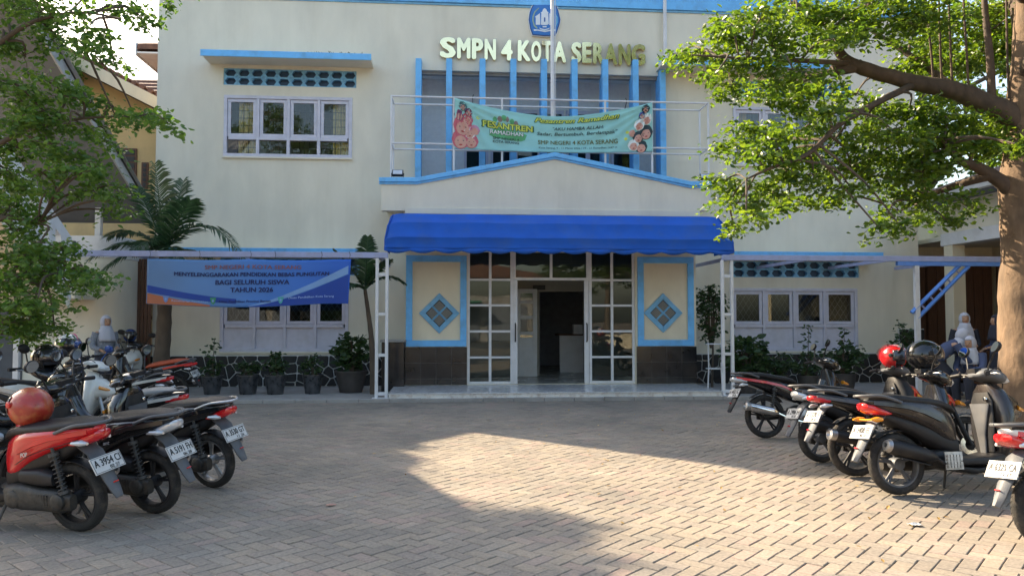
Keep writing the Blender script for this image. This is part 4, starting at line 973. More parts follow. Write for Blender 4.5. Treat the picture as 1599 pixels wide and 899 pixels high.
# ================================================================== right: corridor wing
XR = 11.95
RW = thing('corridor_wing', 'cream corridor wing with square columns and dark doors behind the big tree', 'building', (XR+2, 12, 0))
rp = lambda name, g, mat, parent=None, **k: mk(name, g, m[mat], parent or RW, world=True, **k)
zc_ = P(1470, 385, X=XR).z; 
for y in (17.35, 14.0, 10.7, 7.4): rp('column', G().box(XR, XR+.32, y-.16, y+.16, .0, zc_), 'cream_warm', bevel=.01)
rp('corridor_floor', G().box(XR-.1, XR+4, 4, 20, -.05, .10), 'concrete')
rp('lintel', G().box(XR-.02, XR+.34, 4, 17.6, zc_+.002, zc_+.30), 'white_paint', bevel=.01)
rp('upper_wall', G().box(XR+.01, XR+.31, 4, 17.6, zc_+.302, zc_+1.15), 'cream')
rp('corridor_ceiling', G().box(XR+.05, XR+3, 4, 20, zc_+.15, zc_+.25), 'cream')
rp('inner_wall', G().box(XR+2.6, XR+2.8, 4, 20, .1, zc_+.2), 'cream_warm')
rp('end_wall', G().box(XR-.6, XR+2.6, 19.3, 19.5, .1, zc_+1.2), 'cream_warm')
for x0_, x1_ in ((XR-.58, XR+.62), (XR+.66, XR+2.5)):
    d_ = rp('door', G().box(x0_, x1_, 19.22, 19.298, .1, 3.15), 'brown_door')
    for k in range(7): rp('door_board', G().box(x0_+(x1_-x0_)*k/7+.01, x0_+(x1_-x0_)*(k+1)/7-.01, 19.19, 19.219, .15, 3.1), 'brown_door', d_, bevel=.004)
for y in (18.0, 15.4, 12.8, 10.2):
    d_ = rp('door', G().box(XR+2.52, XR+2.598, y-1.05, y+1.05, .1, 3.1), 'brown_door')
    for k in range(11): rp('door_board', G().box(XR+2.49, XR+2.519, y-1.05+2.1*k/11+.01, y-1.05+2.1*(k+1)/11-.01, .15, 3.05), 'brown_door', d_, bevel=.004)
g = G().plate([(XR-.75, zc_+1.1), (XR+3.6, zc_+2.6), (XR+3.6, zc_+2.72), (XR-.75, zc_+1.22)], 4, 17.6); rp('roof_plane', g, 'roof_tile')
rp('roof_soffit', G().box(XR-.7, XR+.0, 4, 17.6, zc_+1.02, zc_+1.06), 'grey_soffit'); rp('gutter', G().box(XR-.85, XR-.7, 4, 17.6, zc_+1.0, zc_+1.16), 'galv')

# ================================================================== across the street, behind the camera (seen in the glass and gilt letters)
SW = thing('street_house', 'low orange walled shop house across the street with a green awning', 'building', (0, -22, 0))
mk('wall', G().box(-18, 8, -23, -22.5, 0, 3.4), m['concrete'], SW, world=True); mk('awning', G().box(-14, 2, -22.4, -20.6, 2.9, 3.0), flat('shop_green', (.04,.25,.16)), SW, world=True)
mk('signboard', G().box(-12, -3, -22.3, -22.1, 3.5, 4.6), m['plate_white'], SW, world=True); mk('roof', G().plate([(-18.5, 4.7), (8.5, 4.7), (-5, 7.2)], -26, -22.6), m['roof_tile'], SW, world=True)
for x in (-17.5, -13.5, -9.5, -5.5, -1.5, 2.5): mk('shutter', G().box(x, x+3.4, -22.49, -22.4, .1, 2.7), m['grey_soffit'], SW, world=True)
YWL = thing('yard_wall', 'low pale wall with iron railing along the street side of the yard', 'wall', (0, -8.6, 0))
for x0_, x1_ in ((-9.2, -2.6), (3.4, 11.8)):
    mk('wall', G().box(x0_, x1_, -8.7, -8.5, -.02, .8), m['cream_warm'], YWL, world=True)
    for k in range(int((x1_-x0_)/.18)): mk('railing_bar', G().box(x0_+.09+k*.18, x0_+.11+k*.18, -8.61, -8.59, .8, 1.7), m['iron'], YWL, world=True)
    mk('railing_rail', G().box(x0_, x1_, -8.615, -8.585, 1.7, 1.74), m['iron'], YWL, world=True)

# ================================================================== foliage
def leaf_cloud(clusters, per, size, rng, up=.55, droop=.25):
    """clusters: (x, y, z, sigma). many small folded leaves around each centre -> arrays"""
    C = np.repeat(np.array(clusters), per, axis=0); n = len(C)
    p = C[:,:3] + rng.normal(size=(n,3))*C[:,3:4]*np.array([1,1,.62])
    a = rng.uniform(0, 2*np.pi, n); el = rng.normal(-droop, .35, n)
    d = np.stack([np.cos(a)*np.cos(el), np.sin(a)*np.cos(el), np.sin(el)], 1)
    u = rng.normal(size=(n,3))*(1-up) + np.array([0,0,up]); s = np.cross(d, u); s /= np.linalg.norm(s, axis=1, keepdims=True)+1e-9
    nn = np.cross(s, d); L = size*rng.uniform(.5, 1.4, n)[:,None]; W = L*.27
    v = np.empty((n, 6, 3)); v[:,0] = p; v[:,1] = p+d*L*.38+s*W+nn*W*.35; v[:,2] = p+d*L*.75+s*W*.75+nn*W*.2; v[:,3] = p+d*L; v[:,4] = p+d*L*.75-s*W*.75+nn*W*.2; v[:,5] = p+d*L*.38-s*W+nn*W*.35
    f = (np.arange(n)[:,None,None]*6 + np.array([[0,1,2,3],[0,3,4,5]])).reshape(-1,4)
    return v.reshape(-1,3), f
def quads(name, v, f, mat, parent=None, origin=Vector((0,0,0))):
    me = bpy.data.meshes.new(name); me.vertices.add(len(v)); me.vertices.foreach_set('co', (v-np.array(origin)).ravel()); me.loops.add(f.size); me.loops.foreach_set('vertex_index', f.ravel().astype(np.int32))
    me.polygons.add(len(f)); me.polygons.foreach_set('loop_start', np.arange(0, f.size, 4)); me.update(calc_edges=True); me.shade_flat(); me.materials.append(mat)
    o = bpy.data.objects.new(name, me); COL.objects.link(o); o.parent = parent; return o
def tree(name, label, limbs, pads, mat, leaf, seed, bark='bark', dens=1.0, per=22, sig=.085):
    """limbs: list of (points, radii). pads: (centre, rx, ry, rz). clusters fill each pad, a twig leads to each"""
    rng = np.random.default_rng(seed); base = limbs[0][0][0]
    T = thing(name, label, 'tree', tuple(base)); g = G(); nodes_ = []
    for k, (pts, rad) in enumerate(limbs):
        sp_ = smoothpath(pts, 14 if k == 0 else 6); rr = lerpl(rad, len(sp_)); v0 = len(g.v)
        if k: g = G(); v0 = 0
        g.tube(sp_, rr, 22 if k == 0 else 14 if rad[0] > .08 else 7)
        if rad[0] > .08:
            for i_ in range(v0, len(g.v)):
                q_ = Vector(g.v[i_]); A_ = min(.030, rad[0]*.16); n_ = mnoise.noise_vector(q_*5.5)*A_*.6 + mnoise.noise_vector(q_*1.7)*A_; g.v[i_] = tuple(q_ + n_)
        mk('trunk' if k == 0 else 'branch', g, m[bark if k == 0 or bark != 'bark' else 'bark_shaded'], T, world=True, smooth=70)
        nodes_ += [(p, r) for p, r in zip(sp_, rr)][3:]
    cl = []; tw = G()
    for c, rx, ry, rz in pads:
        c = Vector(c); q, r = min(nodes_, key=lambda t: (t[0]-c).length + (.5 if t[0].z > c.z+.3 else 0))
        mid = q.lerp(c, .55) + Vector((rng.normal(0,.06), rng.normal(0,.06), .08)); 
        tw.tube(smoothpath([q, mid, c], 3), lerpl([min(r*.6,.03), .014, .007], 7), 5)
        n = max(4, int(dens*rx*max(rz,.10)*85 + rx*11))
        for _ in range(n):
            th = rng.uniform(0, 2*np.pi); rr = math.sqrt(rng.uniform(.05, 1)); z = rng.uniform(-1, 1)*math.sqrt(max(0, 1-rr*rr*.8))
            e = Vector((c.x+rx*rr*math.cos(th), c.y+ry*rr*math.sin(th), c.z+rz*z - .10*rr*rx))
            cl.append((e.x, e.y, e.z, sig*rng.uniform(.6, 1.25)))
            if rng.random() < .6: tw.tube([c.lerp(q, .15*rng.random()), c.lerp(e, .5)+Vector((0,0,.03)), e], [.006,.004,.002], 3, caps=False)
    mk('twigs', tw, m['bark_dark'], T, world=True, smooth=70)
    v, f = leaf_cloud(cl, per, leaf, rng); quads('crown', v, f, mat, T, base); return T
def pads_px(lst, dlo, dhi, rng):
    out = []
    for (cx, cy, rx, ry, *dd) in lst:
        d = dd[0] if dd else rng.uniform(dlo, dhi); c = PD(cx, cy, d); k = d/F
        out.append((c, rx*k, max(rx*k*.8, .25), max(ry*k, .06)))
    return out
prg = random.Random(21)
# ---- the big tree on the right
TD = 9.0
base = P(1606, 705, Z=0); 
tp = lambda x, y, d=TD: PD(x, y, d)
trunk = [Vector((base.x, base.y, -.05)), tp(1606,600), tp(1606,480), tp(1607,380), tp(1605,290), tp(1606,190), tp(1612,80), tp(1620,-60), tp(1650,-220,9.2), tp(1640,-380,9.4)]
limbA = [tp(1600,205), tp(1570,178), tp(1530,158), tp(1480,141), tp(1420,126), tp(1365,112), tp(1325,98), tp(1306,72), tp(1298,48), tp(1270,22), tp(1235,5)]
limbs = [(trunk, [.40,.33,.30,.29,.285,.25,.20,.16,.11,.05]), (limbA, [.17,.14,.12,.105,.095,.085,.075,.055,.045,.035,.02]),
         ([tp(1345,103), tp(1318,108), tp(1298,112)], [.075,.075,.07]),
         ([tp(1596,312), tp(1566,286), tp(1528,262), tp(1500,250,8.8), tp(1470,215,8.6)], [.12,.085,.065,.045,.02]),
         ([tp(1545,275), tp(1500,288,9.2), tp(1450,306,9.5), tp(1405,330,9.8)], [.06,.045,.03,.012]),
         ([tp(1428,132), tp(1370,160,8.7), tp(1310,195,8.5), tp(1262,240,8.3), tp(1205,262,8.2), tp(1165,280,8.2)], [.045,.038,.032,.026,.018,.008]),
         ([tp(1500,145), tp(1440,100,9.5), tp(1380,60,9.8), tp(1330,30,10)], [.05,.04,.03,.012]),
         ([tp(1330,100), tp(1250,95,8.6), tp(1170,92,8.4), tp(1080,86,8.3)], [.035,.028,.018,.008]),
         ([tp(1606,120), tp(1640,60,8.4), tp(1700,-40,7.8), tp(1740,-140,7.4)], [.15,.12,.08,.03]), ([tp(1608,60), tp(1560,-60,10), tp(1480,-160,11), tp(1400,-230,11.6)], [.14,.1,.06,.03]),
         ([tp(1612,0), tp(1540,-90,8), tp(1440,-150,7.2), tp(1360,-200,6.8)], [.12,.09,.05,.02])]
for x in (1458, 1472, 1488, 1513, 1549, 1576): limbs.append(([tp(x, 146-(1540-x)*.05+6), tp(x-3, 90, 9.05), tp(x-8+prg.uniform(-6,6), 0, 9.1), tp(x-6, -70, 9.2)], [.016 if x != 1549 else .05, .014 if x != 1549 else .045, .012 if x != 1549 else .035, .006]))
PR = [(1062,84,34,7),(1095,90,40,12),(1128,62,38,24),(1150,40,40,22),(1190,26,50,24),(1245,18,55,22),(1300,22,60,22),(1120,112,30,14),(1140,138,34,16),(1170,100,44,18),(1205,70,50,20),(1240,112,50,18),(1190,140,44,14),(1225,160,50,18),(1262,62,50,18),(1275,140,44,20),(1310,60,40,16),(1340,50,50,25),(1390,30,60,28),(1300,175,46,16),(1335,150,40,14),
      (1165,200,42,10),(1200,212,50,14),(1150,228,34,9),(1185,245,52,12),(1250,205,50,16),(1240,250,52,14),(1290,232,50,16),(1130,282,30,9),(1168,296,48,13),(1150,318,36,12),(1165,338,30,12),(1200,322,34,12),(1215,285,50,14),(1148,360,10,8),(1270,275,46,12),(1235,310,34,9),(1310,262,50,12),
      (1345,215,50,20),(1370,175,44,16),(1330,262,44,12),(1365,245,46,16),(1395,205,46,22),(1420,170,46,20),(1380,278,40,12),(1330,296,40,8),(1290,312,36,7),(1410,250,44,20),(1435,215,44,24),(1440,270,40,20),(1470,180,46,22),(1470,240,46,26),(1400,308,34,12),(1385,335,26,10),(1378,362,12,11),(1405,352,20,9),(1430,310,34,16),(1450,330,26,14),(1500,195,46,22),(1515,225,40,20),(1540,205,36,22),(1545,240,30,16),(1500,310,26,9),(1520,328,16,8),(1480,345,18,8),(1568,200,28,20),(1590,232,12,5,7.6),(1594,226,8,6,7.6),
      (1440,60,50,26,9.6),(1480,100,46,30,10.2),(1530,90,46,36,10.4),(1570,60,40,36,10.4),(1420,110,40,18,9.6),(1500,40,60,26,9.8),(1560,20,50,20,9.6),(1450,20,60,20),(1360,5,60,18),(1410,-10,60,24)]
pads = pads_px(PR, 8.1, 9.7, prg)
for k in range(70):     # the crown above and beside the frame
    a = prg.uniform(0, 2*math.pi); rr = prg.uniform(.6, 3.6); z = prg.uniform(7.0, 12.2); s = 1-max(0, (z-10))/4
    pads.append((Vector((base.x + rr*s*math.cos(a) - .3, base.y + .3 + rr*s*math.sin(a), z)), prg.uniform(.5,.9), prg.uniform(.5,.9), prg.uniform(.2,.4)))
for k in range(16):
    pads.append((Vector((base.x + prg.uniform(.6, 3.2), base.y + prg.uniform(-2.4, 2.2), prg.uniform(4.4, 7))), .7, .7, .25))
tree('broadleaf_tree', 'large sunlit leafy tree with thick brown trunk beside the parked motorbikes', limbs, pads, LEAF_R, .072, 5, dens=2.6, per=28, sig=.08)
# ---- the tree on the left, trunk outside the picture
LD = 8.2
lb_ = P(-95, 720, Z=0); lt = lambda x, y, d=LD: PD(x, y, d)
limbs = [([Vector((lb_.x, lb_.y, -.05)), lt(-95,560), lt(-98,400), lt(-95,250), lt(-110,100), lt(-130,-60), lt(-140,-220)], [.24,.2,.18,.165,.14,.11,.05]),
         ([lt(-96,300), lt(-40,250), lt(40,205), lt(130,185), lt(220,182)], [.06,.035,.024,.014,.007]), ([lt(-96,200), lt(-30,100), lt(40,40), lt(120,20), lt(190,30,7.8)], [.06,.035,.024,.016,.008]),
         ([lt(-97,380), lt(-50,360), lt(10,340), lt(60,350)], [.07,.045,.03,.012]), ([lt(-97,460), lt(-50,440), lt(20,430), lt(100,425)], [.06,.04,.03,.01]),
         ([lt(-110,60), lt(-60,-60,7.6), lt(20,-140,7.2), lt(120,-190,7)], [.09,.07,.045,.02]), ([lt(-125,-30), Vector((-7.6, 9.6, 7.6)), Vector((-8.2, 11.5, 7.9)), Vector((-8.5, 13.4, 7.9))], [.09,.06,.045,.02])]  # last limb added out of view to carry the shadow-casting clumps
PL = [(20,12,40,14),(60,20,40,16),(100,30,40,14),(140,40,36,14),(175,62,26,10),(205,12,36,10),(222,28,24,16),(170,10,40,8),(130,70,26,12),(95,62,34,14),(150,90,22,10),(178,100,18,7),
      (10,60,34,22),(40,90,40,24),(70,125,44,22),(20,130,40,26),(100,150,44,18),(140,165,40,15),(180,170,36,13),(215,182,32,11),(245,186,22,8),(262,192,12,6),(60,175,44,20),(20,190,40,24),(110,195,44,18),(160,200,30,12),
      (30,230,44,22),(75,225,44,18),(110,240,40,16),(140,262,34,13),(165,290,28,12),(175,312,12,7),(110,275,40,14),(60,265,44,18),(15,270,40,20),(90,300,34,12),(135,298,28,11),
      (20,320,40,16),(50,345,40,14),(15,360,36,18),(60,380,44,15),(95,385,34,10),(30,400,44,18),(85,410,44,13),(125,425,36,9),(160,436,24,7),(105,440,40,9),(50,435,44,16),(15,440,36,20),(60,465,40,13),(30,480,40,14),(75,480,30,8),(45,502,36,9),(85,512,14,5),(10,505,26,10),(35,522,20,5)]
pads = pads_px(PL, 7.4, 8.8, prg)
pads += [(Vector((prg.uniform(-9.1,-7.9), prg.uniform(12.7,14.3), prg.uniform(7.5,8.1))), .6, .6, .25) for k in range(26)]  # unseen clumps added above the frame to shape the shadow on the paving
pads += [(c+Vector((-.12, .3, .03)), rx, ry, rz) for (c, rx, ry, rz), q in zip(pads, PL) if q[0] < 45 and q[1] > 120]
pads += [(c+Vector((-.15, .45, -.05)), rx, ry, rz) for c, rx, ry, rz in pads[22::3]]
for k in range(46):
    a = prg.uniform(0, 2*math.pi); rr = prg.uniform(.3, 3.0); z = prg.uniform(5.2, 9.2)
    pads.append((Vector((lb_.x + rr*math.cos(a) - .6, lb_.y + rr*math.sin(a), z)), prg.uniform(.5,.9), prg.uniform(.5,.9), prg.uniform(.2,.4)))
tree('broadleaf_tree', 'shaded leafy tree hanging over the parked motorbikes beside the stair', limbs, pads, LEAF_L, .066, 9, 'bark_dark', dens=1.5, per=28, sig=.075)
# ---- trees behind the school wing on the right, and across the street
def far_tree(x, y, h, r, seed, label, mat=LEAF_R, zlo=.35):
    rg = random.Random(seed); b = Vector((x, y, 0)); pd_ = []
    lim = [([b, b+Vector((.1,0,h*.35)), b+Vector((0,.1,h*.7)), b+Vector((.1,0,h*.92))], [.25,.2,.12,.04])]
    for k in range(7):
        a = k*2.4; z = h*(zlo+.07*k); lim.append(([b+Vector((0,0,z)), b+Vector((r*.4*math.cos(a), r*.4*math.sin(a), z+h*.08)), b+Vector((r*.8*math.cos(a), r*.8*math.sin(a), z+h*.12))], [.09,.06,.02]))
    for k in range(int(26*r)):
        a = rg.uniform(0, 2*math.pi); z = rg.uniform(zlo, 1.0); s = math.sqrt(max(.05, 1-((z-.62)/.45)**2)); rr = r*s*math.sqrt(rg.random())
        pd_.append((b+Vector((rr*math.cos(a), rr*math.sin(a), h*z)), rg.uniform(.5,.9), rg.uniform(.5,.9), .3))
    return tree('broadleaf_tree', label, lim, pd_, mat, .16, seed, 'bark_dark', dens=.35, per=16, sig=.17)
far_tree(14.8, 22.5, 11.5, 4.2, 31, 'bushy yellow-green tree rising behind the corridor wing roof')
far_tree(9.5, -12.5, 13, 4.0, 33, 'spreading green tree by the road beyond the yard railing')
far_tree(-9.5, -12, 9, 3.0, 34, 'smaller round tree by the road at the yard railing corner')

rgb = random.Random(5); tb = Vector((-14.3, 17.8, 0))  # added tree: its crown blocks sun to shape the patch's left edge
tree('broadleaf_tree', 'tree added for its ground shadow, reaching over the stair roof beside the yellow gabled wing', [([tb, tb+Vector((.1,0,3)), tb+Vector((.6,0,6)), tb+Vector((1.2,.1,7.6))], [.22,.18,.14,.08]), ([tb+Vector((.6,0,6)), Vector((-11.8,17.8,7.4)), Vector((-9.8,17.7,7.8))], [.12,.08,.03])],
     [(Vector((rgb.uniform(-10.9,-9.45), rgb.uniform(16.7,18.9), rgb.uniform(7.4,8.1))), .5, .5, .22) for k in range(34)] + [(Vector((rgb.uniform(-14.5,-10.6), rgb.uniform(16.4,19.0), rgb.uniform(6.8,9.0))), .7, .7, .3) for k in range(30)], LEAF_L, .08, 17, 'bark_dark', dens=2.0, per=26, sig=.09)
# ---- palms
def frond(g, base, d, L, rise, droop, nl=26, ll=.42, seed=0, w=.028):
    rg = random.Random(seed); d = Vector(d).normalized(); pts = []; side = d.cross(Vector((0,0,1))); 
    if side.length < .1: side = Vector((1,0,0))
    side.normalize()
    for i in range(nl+1):
        t = i/nl; pts.append(Vector(base) + d*(L*t) + Vector((0,0, rise*t - droop*t*t*1.0)))
    g.tube(pts[::2] if nl % 2 == 0 else pts, lerpl([.022,.014,.004], len(pts[::2]) if nl % 2 == 0 else len(pts)), 5)
    for i in range(3, nl+1):
        t = i/nl; tang = (pts[min(i+1,nl)]-pts[i-1]).normalized(); up = side.cross(tang).normalized()
        l = ll*math.sin(math.pi*(.12+.80*t))**.7
        for s in (-1, 1):
            dd = (side*s*.80 + tang*.62 + up*.18 + Vector((0,0,-.18)) + Vector((rg.gauss(0,.06), rg.gauss(0,.06), rg.gauss(0,.06)))).normalized()
            p0 = pts[i]; p1 = p0+dd*l*.5; p2 = p0+dd*l+Vector((0,0,-.22*l)); wv = tang*w*.5
            g.add([p0-wv*.5, p0+wv*.5, p1+wv, p1-wv, p2], [(0,1,2,3),(3,2,4)])
def palm(name, label, base, top, rad, fronds, seed):
    T = thing(name, label, 'palm', tuple(base)); g = G(); pts = smoothpath([base, Vector(base).lerp(Vector(top), .5)+Vector((.05,0,0)), top], 9)
    rr = lerpl(rad, len(pts)); rr = [r*(1.06 if i % 2 else .97) for i, r in enumerate(rr)]
    g.tube(pts, rr, 10); mk('trunk', g, m['bark_dark'], T, world=True, smooth=60)
    for k, (d, L, rise, droop, ll, *bb) in enumerate(fronds):
        h = G(); frond(h, Vector(top)+Vector((0,0,bb[0] if bb else 0)), d, L, rise, droop, 42, ll, seed+k, w=.05); mk('frond', h, LEAF_P, T, world=True, fix=False)
    return T
pb = P(247, 606, Y=16.2); pb.z = .06; ptop = P(258, 392, Y=16.1)
palm('coconut_palm', 'young coconut palm with broad fronds between the stair and the school', pb, ptop, [.17,.14,.11],
     [((-.12,-.15,.1), .30, 1.72, .1, .66), ((.14,.2,.1), .42, 1.5, .15, .66), ((-.35,.1,.1), .7, 1.35, .2, .6), ((.3,-.2,0), .75, 1.35, .35, .6), ((1,-.25,0), 1.75, 2.25, 2.45, .58), ((-1,-.35,0), 1.35, .75, .95, .45), ((-1,.1,0), 1.2, 1.2, .9, .5), ((-.3,-1,0), 1.0, .75, .9, .45), ((.5,-.8,0), 1.1, .5, .9, .42), ((.7,.3,0), 1.2, .35, .7, .4), ((-.8,-.6,0), 1.2, .3, .8, .4)], 40)
pb = P(583, 612, Y=15.9); pb.z = .06; ptop = P(570, 452, Y=15.8)
palm('areca_palm', 'slender areca palm beside the white ladder post', pb, ptop, [.075,.055,.035],
     [((-.55,-.1,0), .62, 1.05, .25, .34), ((.45,-.2,0), .55, .95, .35, .30), ((-.8,.1,0), 1.0, .65, .75, .34), ((.7,.1,0), .8, .9, .75, .32), ((.1,-.4,0), .35, 1.25, .2, .3), ((-.4,-.5,0), .8, .5, .7, .3)], 60)

# ---- potted plants and shrubs
def shrub_leaves(T, c, rx, rz, n, leaf, seed, mat=LEAF_S, per=9):
    rg = np.random.default_rng(seed); cl = []
    for _ in range(n):
        d = rg.normal(size=3); d /= np.linalg.norm(d); r = rg.uniform(.3, 1)**.5
        cl.append((c[0]+rx*d[0]*r, c[1]+rx*.8*d[1]*r, c[2]+rz*d[2]*r, .05))
    v, f = leaf_cloud(cl, per, leaf, rg, .4, .1); quads('foliage', v, f, mat, T, wpos(T))
    g = G()
    for q in cl[::3]: g.tube([(c[0]+(q[0]-c[0])*.1, c[1]+(q[1]-c[1])*.1, c[2]-rz*1.15), (c[0]+(q[0]-c[0])*.5, c[1], (q[2]+c[2])/2-.05), q[:3]], [.012,.008,.004], 4)
    mk('stems', g, m['bark_dark'], T, world=True)
def pot_plant(px, py, dia, h, label, pot, rx, rz, n, leaf, seed, Y=None, grp=None, tall=0):
    p = P(px, py, Y=Y) if Y else P(px, py, Z=.06); p = Vector((p.x, p.y, .06)); T = thing('potted_plant', label, 'plant', tuple(p), 0, grp); r = dia/2
    prof = [(r*.72, 0), (r*.82, h*.3), (r*.93, h*.7), (r*1.0, h*.93), (r*1.05, h*.94), (r*1.05, h), (r*.92, h), (r*.9, h*.9), (.01, h*.9)]
    mk('pot', G().lathe(prof, 20), m[pot], T, smooth=40); mk('soil', G().lathe([(.01, h*.905), (r*.88, h*.905), (r*.88, h*.91), (.01, h*.93)], 14), m['soil'], T)
    shrub_leaves(T, (p.x, p.y, .06+h+rz*.95), rx, rz, n, leaf, seed)
    if tall:
        rg = np.random.default_rng(seed+1); cl = [(p.x+rg.normal(0,.05), p.y, .06+h+t*tall, .05) for t in np.linspace(.5, 1, 9)]; v, f = leaf_cloud(cl, 5, leaf, rg); quads('shoot', v, f, LEAF_S, T, p)['kind'] = 'stuff'
        mk('shoot_stem', G().tube([(p.x, p.y, .06+h), (p.x+.03, p.y, .06+h+tall)], [.012,.005], 5), m['bark_dark'], T, world=True)
    return T
pot_plant(331, 615, .42, .38, 'foil-wrapped pot with a tall sprig plant, leftmost of the row under the window', 'pot_silver', .22, .16, 16, .09, 1, tall=.75)
pot_plant(387, 615, .44, .40, 'foil-wrapped pot with low spreading foliage second along the stone base', 'pot_silver', .28, .15, 22, .09, 2)
pot_plant(430, 615, .44, .40, 'foil-wrapped pot with an upright dark tuft third along the stone base', 'pot_silver', .18, .20, 22, .10, 3, tall=.45)
pot_plant(488, 614, .42, .40, 'foil-wrapped pot with thin twiggy plant fourth along the stone base', 'pot_silver', .28, .17, 16, .09, 4, tall=.4)
pot_plant(548, 612, .66, .46, 'wide dark planter with a bushy broad-leaved shrub beside the areca palm', 'pot_dark', .42, .40, 60, .14, 5)
pot_plant(1165, 613, .55, .40, 'dark planter with bushy palmate shrub right of the ladder post', 'pot_dark', .48, .42, 80, .15, 6)
pot_plant(1215, 612, .45, .36, 'dark pot of low green foliage under the right lower window', 'pot_dark', .40, .26, 50, .10, 7)
pot_plant(1262, 612, .45, .36, 'dark pot with a tall thin sprig under the right lower window', 'pot_dark', .30, .26, 34, .09, 8, tall=1.05)
pot_plant(1318, 612, .5, .40, 'dark pot with a round shrub and a tall shoot by the lower window corner', 'pot_dark', .42, .36, 56, .11, 9, tall=.95)
pot_plant(1414, 611, .5, .44, 'dark pot with a tall narrow shrub at the building corner downpipe', 'pot_dark', .26, .55, 60, .09, 10)
# tall slim shrub and wire stand right of the doors
p = P(1112, 612, Y=16.9); T = thing('slim_shrub', 'tall slim shrub growing between the door panel and right ladder post', 'plant', (p.x, p.y, .06))
mk('trunk', G().tube([(p.x, p.y, .06), (p.x+.03, p.y, .9), (p.x, p.y, 1.9)], [.03,.022,.01], 6), m['bark_dark'], T, world=True)
shrub_leaves(T, (p.x, p.y, 1.75), .34, .70, 95, .10, 15)
p = P(1117, 619, Y=15.7); T = thing('wire_plant_stand', 'thin white wire plant stand beside the marble step', 'plant stand', (p.x, p.y, .06))
for k, z in enumerate((.5, 1.02)):
    g = G(); 
    for r_ in (.19, .13): g.tube([(r_*math.cos(t), r_*math.sin(t), z) for t in np.linspace(0, 2*math.pi, 17)], .008, 5, False)
    g.tube([(-.19,0,z),(.19,0,z)], .006, 4); g.tube([(0,-.19,z),(0,.19,z)], .006, 4); mk('shelf', g, m['white_paint'], T)
for k in range(4): a = k*math.pi/2+.5; mk('leg', G().tube([(.22*math.cos(a), .22*math.sin(a), 0), (.18*math.cos(a), .18*math.sin(a), .5), (.19*math.cos(a), .19*math.sin(a), 1.05)], .009, 5), m['white_paint'], T)
p_ = (p.x, p.y+.02); 
T = thing('stone_block', 'dark tiled box with concrete cap left of the black wall tiles', 'planter', (fx(619,16.6), 16.6, .06)); mk('block', G().box(-.28, .2, -.2, .3, 0, 1.05), m['tile_black'], T, bevel=.01)
mk('cap', G().box(-.31, .23, -.23, .33, 1.052, 1.10), m['concrete'], T, bevel=.008)
# ================================================================== motorbikes (local: +X forward, +Y left, Z up, rear axle at x = 0)
def arcshell(g, cx, cz, r, a0, a1, hw, t, n=14, flare=.0):
    rings = []
    for i in range(n+1):
        a = a0+(a1-a0)*i/n; c, s = math.cos(a), math.sin(a); w_ = hw*(1-flare*abs(2*i/n-1)**3)
        rings.append([(cx+(r+dr)*c, y, cz+(r+dr)*s) for dr, y in ((0,-w_),(.0,-w_*.6),(t*.8,-w_*.75),(t*1.6,0),(t*.8,w_*.75),(0,w_*.6),(0,w_),(t*.9,w_*.98),(t*2.4,0),(t*.9,-w_*.98))])
    return g.loft(rings)
def wheel(T, name, x, Rw, tw, spokes, rimmat, tread=True):
    g = G(); prof = []
    for i in range(15):
        a = -math.pi*.5*1.15 + math.pi*1.15*i/14; prof.append((Rw-tw*.95+tw*.95*math.cos(a), tw*math.sin(a)))
    prof += [(Rw-tw*1.5, tw*.72), (Rw-tw*1.62, tw*.55), (Rw-tw*1.62, -tw*.55), (Rw-tw*1.5, -tw*.72)]
    Mx = Matrix.Translation((x, 0, Rw)) @ Matrix.Rotation(R(90), 4, 'X')
    rim = G(); rr = Rw-tw*1.5
    rim.lathe([(rr, -tw*.72), (rr+.006, -tw*.78), (rr-.012, -tw*.74), (rr-.02, 0), (rr-.012, tw*.74), (rr+.006, tw*.78), (rr, tw*.72), (rr-.008, 0)], 36, Mx, closed=True)
    rim.lathe([(.02, -.055), (.05, -.05), (.055, -.02), (.055, .02), (.05, .05), (.02, .055)], 18, Mx)
    for k in range(spokes):
        a = 2*math.pi*k/spokes+.3
        for da in ((-.10, .10) if spokes <= 5 else (0,)):
            a2 = a+da; p0 = (x+.045*math.cos(a), 0, Rw+.045*math.sin(a)); p1 = (x+(rr-.015)*math.cos(a2+.06), 0, Rw+(rr-.015)*math.sin(a2+.06)); pm_ = ((p0[0]+p1[0])/2, .0, (p0[2]+p1[2])/2)
            rim.tube([p0, pm_, p1], [.017,.012,.013], 6)
    o = mk(name, rim, m[rimmat], T, smooth=40)
    ty = mk('tyre', g.lathe(prof, 44, Mx, closed=True), m['tyre'], o, smooth=50)
    tr = G()
    for k in range(44):
        a = 2*math.pi*k/44
        for s in (-1, 1):
            b = a + (.03 if s > 0 else -.02); q = []
            for (rad, y) in ((Rw-.001, .004*s), (Rw-tw*.10, tw*.45*s), (Rw-tw*.36, tw*.78*s)):
                q.append((x+(rad-.001)*math.cos(b), y, Rw+(rad-.001)*math.sin(b))); b += .045
            tr.tube(q, [.003,.0035,.003], 4)
    mk('tread', tr, m['tyre'], o)
    return o
